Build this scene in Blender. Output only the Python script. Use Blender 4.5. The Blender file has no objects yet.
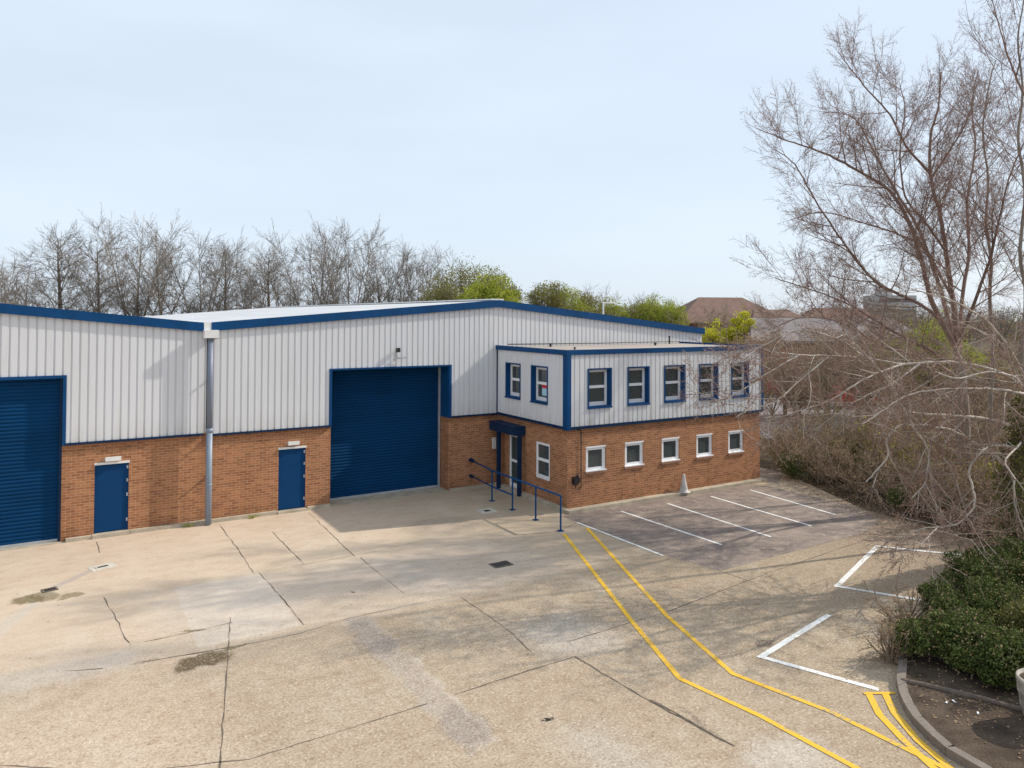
import bpy, math, random
import numpy as np
from mathutils import Vector
random.seed(7); RNG = np.random.default_rng(11)
SC = bpy.context.scene
COL = SC.collection
R = math.radians
PI = math.pi

# ------------------------------------------------------------------ camera
F_PX, YAW, PITCH, ROLL, VC, CAM_H = 737.0, R(31.27), R(1.2), R(0.25), 300.7, 6.15
cF = Vector((math.sin(YAW), math.cos(YAW), 0)); cR = Vector((math.cos(YAW), -math.sin(YAW), 0)); cU = Vector((0, 0, 1))
cF2 = cF*math.cos(PITCH) + cU*math.sin(PITCH); cU2 = -cF*math.sin(PITCH) + cU*math.cos(PITCH)
cR3 = cR*math.cos(ROLL) + cU2*math.sin(ROLL); cU3 = -cR*math.sin(ROLL) + cU2*math.cos(ROLL)
CAMP = Vector((0, 0, CAM_H))
def at(u, v, d):
    """survey point: the world position seen at u, v at distance d"""
    return CAMP + (cF2 + cR3*((u-512)/F_PX) - cU3*((v-VC)/F_PX))*d
def at_ground(u, d):
    p = at(u, 400, d); return Vector((p.x, p.y, 0))
cam = bpy.data.cameras.new('camera'); camo = bpy.data.objects.new('camera', cam); COL.objects.link(camo)
from mathutils import Matrix
m = Matrix((cR3, cU3, -cF2)).transposed().to_4x4(); m.translation = CAMP
camo.matrix_world = m
cam.sensor_width = 36; cam.lens = F_PX/1024*36; cam.shift_y = -(384-VC)/1024
cam.clip_start = .1; cam.clip_end = 3000
SC.camera = camo

# ------------------------------------------------------------------ light
SUN_AZ, SUN_EL = R(103), R(36.3)
w = bpy.data.worlds.new("World"); SC.world = w; w.use_nodes = True
nt = w.node_tree; bg = nt.nodes['Background']
sky = nt.nodes.new('ShaderNodeTexSky'); sky.sky_type = 'NISHITA'; sky.sun_disc = False
sky.sun_elevation = SUN_EL; sky.sun_rotation = SUN_AZ; sky.dust_density = 1.6; sky.air_density = 1.0; sky.ozone_density = 1.5
tc = nt.nodes.new('ShaderNodeTexCoord'); mp = nt.nodes.new('ShaderNodeMapping'); mp.inputs['Scale'].default_value = (1.2, 1.2, 5.0)
mp.inputs['Rotation'].default_value = (0, R(8), R(20))
nz = nt.nodes.new('ShaderNodeTexNoise'); nz.inputs['Scale'].default_value = 1.6; nz.inputs['Detail'].default_value = 5; nz.inputs['Roughness'].default_value = .5
nt.links.new(tc.outputs['Generated'], mp.inputs[0]); nt.links.new(mp.outputs[0], nz.inputs['Vector'])
rp = nt.nodes.new('ShaderNodeMapRange'); rp.inputs[1].default_value = .3; rp.inputs[2].default_value = .72; rp.inputs[3].default_value = .72; rp.inputs[4].default_value = .85
nt.links.new(nz.outputs['Fac'], rp.inputs[0])
mx = nt.nodes.new('ShaderNodeMix'); mx.data_type = 'RGBA'
mx.inputs[7].default_value = (7.9, 9.0, 10.3, 1)      # thin high cloud veil
nt.links.new(rp.outputs[0], mx.inputs[0]); nt.links.new(sky.outputs[0], mx.inputs[6]); nt.links.new(mx.outputs[2], bg.inputs[0])
bg.inputs[1].default_value = .085
sl = bpy.data.lights.new('sun', 'SUN'); sl.energy = 3.3; sl.angle = R(.6); sl.color = (1, .93, .83)
so = bpy.data.objects.new('sun', sl); COL.objects.link(so)
sd = Vector((math.sin(SUN_AZ)*math.cos(SUN_EL), math.cos(SUN_AZ)*math.cos(SUN_EL), math.sin(SUN_EL)))
so.rotation_euler = sd.to_track_quat('Z', 'Y').to_euler(); so.location = (30, -10, 40)
SC.view_settings.view_transform = 'Standard'; SC.view_settings.look = 'None'; SC.view_settings.exposure = .36; SC.view_settings.gamma = 1

# ------------------------------------------------------------------ mesh builder
class MB:
    def __init__(s): s.v = []; s.f = []; s.n = 0
    def add(s, v, f):
        v = np.asarray(v, float).reshape(-1, 3); f = np.asarray(f, int)
        s.v.append(v); s.f.append(f+s.n); s.n += len(v)
    def box(s, x0, x1, y0, y1, z0, z1, fn=None):
        v = [(x, y, z) for z in (z0, z1) for y in (y0, y1) for x in (x0, x1)]
        if fn: v = [fn(*p) for p in v]
        s.add(v, [(0, 2, 3, 1), (4, 5, 7, 6), (0, 1, 5, 4), (2, 6, 7, 3), (0, 4, 6, 2), (1, 3, 7, 5)])
    def quad(s, a, b, c, d): s.add([a, b, c, d], [(0, 1, 2, 3)])
    def tube(s, pts, rads, k=8, cap=True):
        pts = [Vector(p) for p in pts]; n = len(pts); V = []
        if not hasattr(rads, '__len__'): rads = [rads]*n
        t = (pts[1]-pts[0]).normalized(); up = Vector((0, 0, 1)) if abs(t.z) < .9 else Vector((1, 0, 0))
        a = t.cross(up).normalized()
        for i, p in enumerate(pts):
            t = (pts[min(i+1, n-1)]-pts[max(i-1, 0)])
            t = t.normalized() if t.length > 1e-9 else Vector((0, 0, 1))
            a = (a - t*a.dot(t)); a = a.normalized() if a.length > 1e-6 else t.orthogonal().normalized()
            b = t.cross(a)
            for j in range(k):
                th = 2*PI*j/k; q = p + (a*math.cos(th)+b*math.sin(th))*rads[i]; V.append((q.x, q.y, q.z))
        Fq = [(i*k+j, i*k+(j+1) % k, (i+1)*k+(j+1) % k, (i+1)*k+j) for i in range(n-1) for j in range(k)]
        if cap:
            c0 = len(V); V.append(tuple(pts[0])); V.append(tuple(pts[-1]))
            Fq += [(c0, (j+1) % k, j, c0) for j in range(0)]
            base = s.n; s.add(V, Fq)
            tri = [(c0, (j+1) % k, j) for j in range(k)] + [(c0+1, (n-1)*k+j, (n-1)*k+(j+1) % k) for j in range(k)]
            s.f.append(np.array(tri)+base)
        else: s.add(V, Fq)
    def lathe(s, cx, cy, prof, k=24):
        V = []; n = len(prof)
        for r, z in prof:
            for j in range(k): V.append((cx+r*math.cos(2*PI*j/k), cy+r*math.sin(2*PI*j/k), z))
        s.add(V, [(i*k+j, i*k+(j+1) % k, (i+1)*k+(j+1) % k, (i+1)*k+j) for i in range(n-1) for j in range(k)])
    def split(s, name, mat, parent, groups=None):
        """every box of the builder becomes a part of its own"""
        out = []; base = 0; k = 0
        for g_ in (groups or [1]*len(s.v)):
            q = MB()
            for _ in range(g_): q.add(s.v[k], s.f[k]-base); base += len(s.v[k]); k += 1
            out.append(q.build(name, mat, parent))
        return out
    def build(s, name, mat, parent=None, smooth=False):
        me = bpy.data.meshes.new(name)
        if s.v:
            V = np.concatenate(s.v); sz = []; lp = []
            for f in s.f:
                if len(f) == 0: continue
                sz.append(np.full(len(f), f.shape[1])); lp.append(f.ravel())
            sz = np.concatenate(sz); lp = np.concatenate(lp)
            me.vertices.add(len(V)); me.vertices.foreach_set('co', V.ravel())
            me.loops.add(len(lp)); me.loops.foreach_set('vertex_index', lp.astype(np.int32))
            me.polygons.add(len(sz)); me.polygons.foreach_set('loop_start', (np.cumsum(sz)-sz).astype(np.int32))
            me.polygons.foreach_set('loop_total', sz.astype(np.int32))
            me.polygons.foreach_set('use_smooth', np.full(len(sz), smooth, bool))
            me.update(calc_edges=True); me.validate()
        if mat: me.materials.append(mat)
        o = bpy.data.objects.new(name, me); COL.objects.link(o)
        if parent: o.parent = parent
        return o
def tag(o, label=None, cat=None, group=None, kind=None):
    if label: o['label'] = label
    if cat: o['category'] = cat
    if group: o['group'] = group
    if kind: o['kind'] = kind
    return o
def empty(name, label, cat, loc=(0, 0, 0), group=None):
    o = bpy.data.objects.new(name, None); COL.objects.link(o); o.location = loc; o.empty_display_size = .3
    return tag(o, label, cat, group)
def shift(o, loc):
    """rebase meshes written in world coordinates onto a parent that stands at loc"""
    o.matrix_parent_inverse = Matrix.Translation(-Vector(loc)); return o

# ------------------------------------------------------------------ materials
def mat(name, col, rough=.6, metal=0, spec=.5):
    m = bpy.data.materials.new(name); m.use_nodes = True; b = m.node_tree.nodes['Principled BSDF']
    b.inputs['Base Color'].default_value = (*col, 1); b.inputs['Roughness'].default_value = rough; b.inputs['Metallic'].default_value = metal
    b.inputs['Specular IOR Level'].default_value = spec
    return m
class NT:
    def __init__(s, m): s.m = m; s.t = m.node_tree; s.b = s.t.nodes['Principled BSDF']
    def n(s, t, **k):
        q = s.t.nodes.new(t)
        for a, b in k.items(): setattr(q, a, b)
        return q
    def l(s, a, b): s.t.links.new(a, b)
    def math(s, op, a, b=None, c=None, clamp=False):
        q = s.n('ShaderNodeMath', operation=op); q.use_clamp = clamp
        for i, x in enumerate((a, b, c)):
            if x is None: continue
            if isinstance(x, (int, float)): q.inputs[i].default_value = x
            else: s.l(x, q.inputs[i])
        return q.outputs[0]
    def noise(s, vec, scale, detail=3, rough=.5, mapping=None):
        if mapping:
            mpn = s.n('ShaderNodeMapping'); mpn.inputs['Scale'].default_value = mapping; s.l(vec, mpn.inputs[0]); vec = mpn.outputs[0]
        q = s.n('ShaderNodeTexNoise'); q.inputs['Scale'].default_value = scale; q.inputs['Detail'].default_value = detail; q.inputs['Roughness'].default_value = rough
        s.l(vec, q.inputs['Vector']); return q.outputs['Fac']
    def rng(s, x, a, b, c=0., d=1.):
        q = s.n('ShaderNodeMapRange'); q.inputs[1].default_value = a; q.inputs[2].default_value = b; q.inputs[3].default_value = c; q.inputs[4].default_value = d
        s.l(x, q.inputs[0]); return q.outputs[0]
    def mix(s, f, a, b, mode='MIX'):
        q = s.n('ShaderNodeMix', data_type='RGBA', blend_type=mode)
        for i, x in ((0, f), (6, a), (7, b)):
            if isinstance(x, tuple): q.inputs[i].default_value = (*x, 1)
            elif isinstance(x, (int, float)): q.inputs[i].default_value = x
            else: s.l(x, q.inputs[i])
        return q.outputs[2]
    def pos(s): return s.n('ShaderNodeNewGeometry').outputs['Position']
    def obj(s): return s.n('ShaderNodeTexCoord').outputs['Object']
    def color(s, c): s.l(c, s.b.inputs['Base Color'])
    def bump(s, h, strength=.3, dist=.01):
        q = s.n('ShaderNodeBump'); q.inputs['Strength'].default_value = strength; q.inputs['Distance'].default_value = dist
        s.l(h, q.inputs['Height']); s.l(q.outputs[0], s.b.inputs['Normal'])

def varied(name, col, rough=.6, amt=.15, scale=3., mapping=None, metal=0, fine=0., spec=.5):
    m = mat(name, col, rough, metal, spec); N = NT(m); p = N.pos()
    n1 = N.noise(p, scale, 4, .6, mapping); f = N.rng(n1, .3, .7, 1-amt, 1+amt)
    if fine:
        n2 = N.noise(p, scale*14, 3, .6); f = N.math('MULTIPLY', f, N.rng(n2, .3, .7, 1-fine, 1+fine))
    q = N.n('ShaderNodeVectorMath', operation='SCALE'); q.inputs[0].default_value = col; N.l(f, q.inputs['Scale'])
    N.color(q.outputs[0]); return m

def brick_mat(name, axis):
    m = mat(name, (.3, .15, .08), .85, spec=.25); N = NT(m); p = N.pos()
    sp = N.n('ShaderNodeSeparateXYZ'); N.l(p, sp.inputs[0]); cb = N.n('ShaderNodeCombineXYZ')
    N.l(sp.outputs[axis], cb.inputs[0]); N.l(sp.outputs[2], cb.inputs[1])
    br = N.n('ShaderNodeTexBrick'); N.l(cb.outputs[0], br.inputs['Vector'])
    for k, v in (('Scale', 1), ('Brick Width', .225), ('Row Height', .075), ('Mortar Size', .008), ('Mortar Smooth', .3), ('Bias', 0)): br.inputs[k].default_value = v
    br.inputs['Color1'].default_value = (.30, .12, .052, 1); br.inputs['Color2'].default_value = (.47, .205, .092, 1); br.inputs['Mortar'].default_value = (.47, .32, .21, 1)
    big = N.noise(p, .9, 4, .6); c = N.mix(N.rng(big, .35, .7, 0, .25), br.outputs['Color'], (.62, .62, .66), 'MULTIPLY')
    fine = N.noise(p, 9, 2, .6); c = N.mix(N.rng(fine, .45, .75, 0, .3), c, (.6, .55, .52), 'MULTIPLY')
    strk = N.noise(p, 1.6, 3, .6, (2.2, 2.2, .25)); c = N.mix(N.rng(strk, .5, .75, 0, .3), c, (.5, .48, .46), 'MULTIPLY')
    # soldier band under cladding: weathering and overhang shade painted darker; splash staining at the foot
    z = sp.outputs[2]; band = N.math('MULTIPLY', N.math('GREATER_THAN', z, 2.38), .22)
    c = N.mix(band, c, (.45, .36, .32), 'MULTIPLY')
    foot = N.math('MULTIPLY', N.rng(z, .1, .5, .4, 0), N.rng(strk, .3, .6))
    c = N.mix(foot, c, (.5, .45, .4), 'MULTIPLY')
    N.color(c); inv = N.math('SUBTRACT', 1, br.outputs['Fac']); N.bump(inv, .5, .006); return m

def clad_mat(name, col):
    m = mat(name, col, .42, spec=.4); N = NT(m); p = N.pos()
    st = N.noise(p, 1.3, 4, .6, (3, 3, .25)); c = N.mix(N.rng(st, .45, .8, 0, .35), col, (.78, .75, .68), 'MULTIPLY')
    sh = N.noise(p, .35, 2, .5); c = N.mix(N.rng(sh, .3, .7, 0, .25), c, (.88, .89, .92), 'MULTIPLY')
    sp = N.n('ShaderNodeSeparateXYZ'); N.l(p, sp.inputs[0])
    g = N.math('MULTIPLY', N.rng(sp.outputs[2], 2.65, 3.2, .35, 0), N.rng(st, .35, .65)); c = N.mix(g, c, (.6, .56, .48), 'MULTIPLY')
    N.color(c); return m

M = {}
M['brick_x'] = brick_mat('brick_front', 0); M['brick_y'] = brick_mat('brick_side', 1)
M['clad'] = clad_mat('light_grey_cladding', (.70, .70, .71))
M['blue'] = varied('blue_trim', (.003, .055, .165), .6, .15, 1.5, spec=.18)
M['navy'] = varied('dark_blue_trim', (.004, .024, .068), .55, .12, 2, spec=.2)
M['roller'] = varied('roller_blue', (.001, .038, .112), .75, .14, .8, (.7, .7, 2), spec=.12)
M['door'] = varied('door_blue', (.002, .043, .135), .65, .06, 2, spec=.15)
M['steel'] = varied('galvanised', (.42, .44, .46), .45, .12, 4, metal=.3)
M['pipe'] = varied('grey_pipe', (.22, .27, .34), .45, .08, 2)
M['pipe_dark'] = varied('dark_grey_pipe', (.17, .2, .26), .45, .08, 2)
M['upvc'] = varied('white_upvc', (.88, .88, .88), .35, .04, 3)
M['white'] = varied('white_paint', (.74, .73, .70), .5, .08, 3)
M['plinth'] = varied('concrete_plinth', (.42, .36, .27), .9, .22, 2.5, fine=.15)
M['roof'] = varied('pale_roof_sheet', (.55, .55, .55), .5, .1, .6, (1, .15, 1))
M['flat_roof'] = varied('felt_roof', (.36, .31, .27), .9, .15, .6, fine=.1)
M['dark'] = varied('dark_interior', (.06, .06, .065), .9, .1, 1)
M['ceil'] = mat('office_ceiling', (.6, .6, .58), .9)
M['black'] = mat('black_plastic', (.015, .015, .018), .45)
M['shutter_sill'] = varied('brick_sill', (.30, .15, .09), .85, .15, 6)
M['tarstain'] = varied('joint_dark', (.15, .12, .095), .95, .4, 5, spec=.1)
g = mat('window_glass', (.085, .10, .10), .04); g.node_tree.nodes['Principled BSDF'].inputs['Alpha'].default_value = .78
g.node_tree.nodes['Principled BSDF'].inputs['Specular IOR Level'].default_value = .9; M['glass'] = g
M['blind'] = varied('blind_fabric', (.42, .43, .42), .9, .1, 3)

def paint_mat(name, col, wear):
    m = mat(name, col, .75, spec=.2); N = NT(m); p = N.pos()
    n1 = N.noise(p, 22, 4, .65); n2 = N.noise(p, 2.0, 3, .6)
    f = N.rng(N.math('ADD', n1, N.math('MULTIPLY', N.math('SUBTRACT', n2, .5), .5)), wear, wear+.1)
    c = N.mix(f, col, (.36, .29, .20)); N.color(c); return m
M['yellow'] = paint_mat('worn_yellow_paint', (.78, .46, .045), .56)
M['line_white'] = paint_mat('worn_white_paint', (.78, .77, .73), .575)

# ---- yard surfaces
def mask_box(N, x, y, x0, x1, y0, y1, soft=.15):
    a = N.rng(x, x0-soft, x0+soft); b = N.rng(x, x1-soft, x1+soft, 1, 0); c = N.rng(y, y0-soft, y0+soft); d = N.rng(y, y1-soft, y1+soft, 1, 0)
    return N.math('MULTIPLY', N.math('MULTIPLY', a, b), N.math('MULTIPLY', c, d))
def mask_blob(N, x, y, cx, cy, rx, ry, soft=.5):
    dx = N.math('DIVIDE', N.math('SUBTRACT', x, cx), rx); dy = N.math('DIVIDE', N.math('SUBTRACT', y, cy), ry)
    d = N.math('SQRT', N.math('ADD', N.math('MULTIPLY', dx, dx), N.math('MULTIPLY', dy, dy)))
    return N.rng(d, 1+soft/2, 1-soft/2)
def yard_material():
    m = mat('yard_concrete', (.46, .38, .28), .9, spec=.2); N = NT(m); p = N.pos()
    wn = N.n('ShaderNodeTexNoise'); wn.inputs['Scale'].default_value = 1.6; wn.inputs['Detail'].default_value = 5; wn.inputs['Roughness'].default_value = .65; N.l(p, wn.inputs['Vector'])
    off = N.n('ShaderNodeVectorMath', operation='SUBTRACT'); N.l(wn.outputs['Color'], off.inputs[0]); off.inputs[1].default_value = (.5, .5, .5)
    sc = N.n('ShaderNodeVectorMath', operation='SCALE'); N.l(off.outputs[0], sc.inputs[0]); sc.inputs['Scale'].default_value = .75
    ad = N.n('ShaderNodeVectorMath', operation='ADD'); N.l(p, ad.inputs[0]); N.l(sc.outputs[0], ad.inputs[1])
    sp = N.n('ShaderNodeSeparateXYZ'); N.l(ad.outputs[0], sp.inputs[0]); x, y = sp.outputs[0], sp.outputs[1]
    s0 = N.n('ShaderNodeSeparateXYZ'); N.l(p, s0.inputs[0]); X, Y = s0.outputs[0], s0.outputs[1]
    cream, brown, grey = (.60, .485, .37), (.46, .365, .265), (.46, .39, .33)
    # the slabs at the building are paler, the front slabs browner
    c = N.mix(N.rng(y, 14.3, 14.7), brown, cream)
    c = N.mix(N.math('MULTIPLY', N.rng(x, 2.6, 1.4), N.rng(y, 16.5, 12.5, .0, .75)), c, (.58, .46, .345))     # cream slab front left
    c = N.mix(N.math('MULTIPLY', mask_box(N, X, Y, 2.2, 4.10, 14.75, 18.2, .03), .7), c, (.70, .61, .51))
    c = N.mix(N.math('MULTIPLY', mask_box(N, x, y, 1.6, 7.5, 15.6, 17.9, .5), .35), c, (.64, .55, .46))
    c = N.mix(N.math('MULTIPLY', mask_box(N, X, Y, -4, 13.3, 18.3, 24, .02), .25), c, (.61, .48, .35))
    c = N.mix(N.math('MULTIPLY', mask_box(N, x, y, 6.6, 10.8, 15, 17.6, .4), .55), c, (.54, .47, .41))
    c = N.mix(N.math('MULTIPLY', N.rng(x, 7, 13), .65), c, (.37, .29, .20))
    big = N.noise(p, .45, 5, .6); c = N.mix(N.rng(big, .38, .68, 0, .42), c, (.80, .74, .69), 'MULTIPLY')
    md = N.noise(p, 1.7, 5, .65, (1, 1.8, 1)); c = N.mix(N.rng(md, .45, .75, 0, .42), c, (.68, .60, .52), 'MULTIPLY')
    lt = N.noise(p, .8, 4, .6, (1.4, .6, 1)); c = N.mix(N.rng(lt, .55, .8, 0, .4), c, (.62, .56, .45))
    # repair strip, channel to the gullies, grey worn band
    for (a0, a1, b0, b1, k, cc, so_) in ((4.93, 5.42, 9.3, 14.55, .6, (.42, .36, .31), .05), (-3, 1.25, 14.55, 15.35, .5, (.44, .41, .37), .18),
                                (7.6, 9.2, 10.9, 12.6, .5, (.47, .44, .40), .3), (6.2, 7.1, 7.2, 9.0, .4, (.5, .47, .42), .3), (5.4, 5.48, 9.3, 12.4, .4, (.64, .58, .52), .05)):
        c = N.mix(N.math('MULTIPLY', mask_box(N, x, y, a0+.0, a1+.0, b0, b1, so_), k), c, cc)
    c = N.mix(N.math('MULTIPLY', mask_blob(N, x, y, 8.7, 6.9, .7, .45, .8), .5), c, (.60, .56, .50))
    # gully channel (diagonal) between the two gullies and on towards the yard
    def seg_mask(ax, ay, bx, by, hw, soft):
        L = math.hypot(bx-ax, by-ay); ux, uy = (bx-ax)/L, (by-ay)/L
        dx, dy = N.math('SUBTRACT', X, ax), N.math('SUBTRACT', Y, ay)
        t = N.math('ADD', N.math('MULTIPLY', dx, ux), N.math('MULTIPLY', dy, uy)); q = N.math('ABSOLUTE', N.math('SUBTRACT', N.math('MULTIPLY', dx, uy), N.math('MULTIPLY', dy, ux)))
        return N.math('MULTIPLY', N.rng(q, hw+soft, hw-soft), N.math('MULTIPLY', N.rng(t, -.05, .05), N.rng(t, L-.05, L+.05, 1, 0)))
    c = N.mix(N.math('MULTIPLY', seg_mask(-.22, 19.5, .72, 20.55, .10, .02), .7), c, (.40, .35, .31))
    c = N.mix(N.math('MULTIPLY', seg_mask(-1.2, 17.0, -.2, 19.4, .13, .1), .5), c, (.50, .46, .40))
    # damp and mossy stains
    ragged = N.noise(p, 7, 4, .7)
    def stain(cx, cy, rx, ry, k, cc):
        nonlocal c
        mk = N.math('MULTIPLY', mask_blob(N, x, y, cx, cy, rx, ry, .35), N.rng(ragged, .30, .42)); c = N.mix(N.math('MULTIPLY', mk, k), c, cc)
    stain(2.2, 14.16, .5, .30, .95, (.12, .085, .045)); stain(2.8, 14.4, .28, .07, .8, (.14, .11, .05))
    stain(-.62, 19.05, .30, .30, .85, (.17, .13, .06)); stain(.2, 18.9, .26, .2, .75, (.19, .15, .07)); stain(-.3, 19.1, .25, .3, .7, (.17, .13, .06))
    stain(2.3, 15.6, .2, .08, .8, (.2, .15, .07)); stain(1.35, 14.66, .25, .1, .5, (.22, .17, .11))
    stain(6.40, 9.46, .11, .07, 1, (.03, .025, .02)); stain(11.41, 9.45, .2, .12, .7, (.08, .06, .05)); stain(5.57, 15.97, .06, .05, .9, (.08, .06, .05))
    stain(8.28, 8.1, .07, .5, .4, (.14, .11, .09)); stain(9.6, 19.6, 1.2, .9, .3, (.2, .17, .14)); stain(5.1, 13.6, .3, .9, .35, (.2, .17, .15))
    stain(5.2, 9.9, .35, .55, .4, (.2, .17, .15)); stain(12.5, 8.0, .5, .25, .35, (.15, .1, .07))
    # brown leaf litter and bark dust near the planting
    c = N.mix(N.math('MULTIPLY', N.math('MULTIPLY', N.rng(X, 16.5, 20.5), N.rng(Y, 16, 13.5)), N.rng(ragged, .3, .6, .1, .8)), c, (.17, .11, .08))
    # exposed aggregate speckle
    sp1 = N.noise(p, 23, 4, .85); near = N.rng(y, 17, 13, .3, 1.0); c = N.mix(N.math('MULTIPLY', N.rng(sp1, .50, .64, 0, .85), near), c, (.45, .38, .32), 'MULTIPLY')
    sp2 = N.noise(p, 21, 4, .85); c = N.mix(N.math('MULTIPLY', N.rng(sp2, .53, .66, 0, .62), near), c, (.84, .74, .60))
    sp3 = N.noise(p, 5.5, 5, .75); c = N.mix(N.math('MULTIPLY', N.rng(sp3, .46, .70, 0, .55), near), c, (.62, .53, .46), 'MULTIPLY')
    vo = N.n('ShaderNodeTexVoronoi'); vo.inputs['Scale'].default_value = 2.2; vo.inputs['Randomness'].default_value = 1; N.l(p, vo.inputs['Vector'])
    c = N.mix(N.math('MULTIPLY', N.math('LESS_THAN', vo.outputs['Distance'], .055), .7), c, (.20, .15, .11))
    N.color(c); N.bump(sp1, .25, .006); return m
def asphalt_material():
    m = mat('parking_asphalt', (.2, .17, .15), .92, spec=.2); N = NT(m); p = N.pos()
    big = N.noise(p, .6, 5, .65, (1, 1.6, 1)); c = N.mix(N.rng(big, .35, .65), (.30, .235, .195), (.175, .14, .125))
    md = N.noise(p, 2.4, 5, .7); c = N.mix(N.rng(md, .48, .68, 0, .75), c, (.42, .34, .27))
    md2 = N.noise(p, 1.3, 4, .7, (1, 2, 1)); c = N.mix(N.rng(md2, .58, .78, 0, .6), c, (.09, .075, .07))
    sp1 = N.noise(p, 45, 3, .75); c = N.mix(N.rng(sp1, .5, .7, 0, .6), c, (.4, .38, .36), 'MULTIPLY')
    sp2 = N.noise(p, 16, 4, .8); c = N.mix(N.rng(sp2, .54, .7, 0, .6), c, (.50, .42, .33))
    N.color(c); N.bump(sp1, .3, .008); return m
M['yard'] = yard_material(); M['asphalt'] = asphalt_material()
M['soil'] = varied('bare_soil', (.085, .062, .045), .95, .45, 2.2, fine=.35, spec=.1)
M['verge'] = varied('rough_verge', (.09, .068, .045), .95, .4, .5, fine=.3, spec=.1)
M['road'] = varied('far_road', (.24, .22, .225), .9, .12, .4, fine=.1)
M['kerb'] = varied('kerb_concrete', (.20, .165, .135), .9, .2, 4, fine=.2)
M['timber'] = varied('weathered_edging', (.15, .11, .085), .9, .25, 6, fine=.2)

def bark_mat(name, c1, c2, scale=3):
    m = mat(name, c1, .85, spec=.2); N = NT(m); p = N.obj(); n1 = N.noise(p, scale, 4, .65, (1, 1, .4)); N.color(N.mix(N.rng(n1, .35, .65), c1, c2)); return m
M['bark_beech'] = bark_mat('beech_bark', (.20, .155, .12), (.32, .27, .22)); M['bark_pale'] = bark_mat('pale_bark', (.66, .58, .49), (.36, .30, .24), 2)
M['bark_dark'] = bark_mat('dark_bark', (.13, .10, .075), (.20, .16, .12)); M['bark_green'] = bark_mat('mossy_bark', (.17, .15, .075), (.13, .10, .075))
def twig_mat(name, c1, c2):
    m = mat(name, c1, .85, spec=.2); N = NT(m); g = N.n('ShaderNodeNewGeometry'); n1 = N.noise(N.obj(), .6, 3, .6)
    f = N.math('ADD', N.math('MULTIPLY', g.outputs['Random Per Island'], .65), N.math('MULTIPLY', N.rng(n1, .3, .7), .35)); N.color(N.mix(f, c1, c2)); return m
M['twig'] = twig_mat('twig_brown', (.16, .10, .08), (.38, .265, .215)); M['twig_far'] = twig_mat('far_twig', (.17, .145, .12), (.30, .26, .22))
M['twig_scrub'] = twig_mat('scrub_twig', (.10, .07, .048), (.50, .38, .26))
def leaf_mat(name, a, b, trans=.3, scale=.9):
    m = mat(name, a, .7, spec=.15); N = NT(m); g = N.n('ShaderNodeNewGeometry')
    n1 = N.noise(N.obj(), scale, 3, .6); f = N.math('ADD', N.math('MULTIPLY', g.outputs['Random Per Island'], .6), N.math('MULTIPLY', N.rng(n1, .3, .7), .4))
    c = N.mix(f, a, b); N.color(c); tr = N.n('ShaderNodeBsdfTranslucent'); N.l(c, tr.inputs[0]); ms = N.n('ShaderNodeMixShader'); ms.inputs[0].default_value = trans
    N.l(N.b.outputs[0], ms.inputs[1]); N.l(tr.outputs[0], ms.inputs[2]); N.l(ms.outputs[0], N.t.nodes['Material Output'].inputs[0]); return m
M['leaf_copper'] = leaf_mat('copper_bud', (.36, .21, .15), (.50, .34, .24)); M['leaf_brown'] = leaf_mat('dry_leaf', (.30, .18, .11), (.50, .36, .22))
M['leaf_dark'] = leaf_mat('evergreen_leaf', (.03, .05, .013), (.17, .20, .05), .1, 1.1); M['leaf_ivy'] = leaf_mat('ivy_leaf', (.05, .06, .018), (.27, .25, .075), .15, 2)
M['leaf_olive'] = leaf_mat('olive_leaf', (.17, .165, .05), (.32, .29, .09)); M['leaf_green'] = leaf_mat('fresh_leaf', (.24, .29, .03), (.46, .47, .08))
M['leaf_yellow'] = leaf_mat('yellow_leaf', (.45, .46, .03), (.68, .62, .05)); M['leaf_red'] = leaf_mat('red_leaf', (.30, .03, .03), (.5, .06, .06))

# ================================================================== GROUND
def sheet(name, pts, z, m, parent=None, kind=True):
    mb = MB(); v = [(x, y, z) for x, y in pts]; mb.v.append(np.array(v, float)); mb.f.append(np.array([list(range(len(v)))])); mb.n = len(v)
    o = mb.build(name, m, parent)
    if kind and not parent: o['kind'] = 'structure'
    return o
sheet('ground', [(-1500, -400), (1500, -400), (1500, 1800), (-1500, 1800)], -.03, M['verge'])
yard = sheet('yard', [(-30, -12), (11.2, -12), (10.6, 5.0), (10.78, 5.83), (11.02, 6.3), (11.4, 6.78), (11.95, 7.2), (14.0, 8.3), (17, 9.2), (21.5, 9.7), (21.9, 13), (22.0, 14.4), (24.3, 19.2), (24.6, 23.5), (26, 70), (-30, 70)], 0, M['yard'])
park = sheet('parking_surface', [(13.2, 18.72), (13.22, 15.0), (13.65, 12.75), (19.4, 12.86), (21.2, 13.4), (22.1, 14.9), (22.0, 18.05), (21.6, 18.72)], .004, M['asphalt'])
sheet('side_path', [(22.62, 18.3), (24.4, 19.4), (24.5, 23.3), (22.62, 23.3)], .006, M['asphalt'])
rd = sheet('far_road', [(27, 28), (31, 25.2), (36, 24.6), (42, 26.5), (53, 30), (60, 34), (52, 43), (44, 43.5), (33, 38), (27, 36)], -.012, M['road'])
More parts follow.
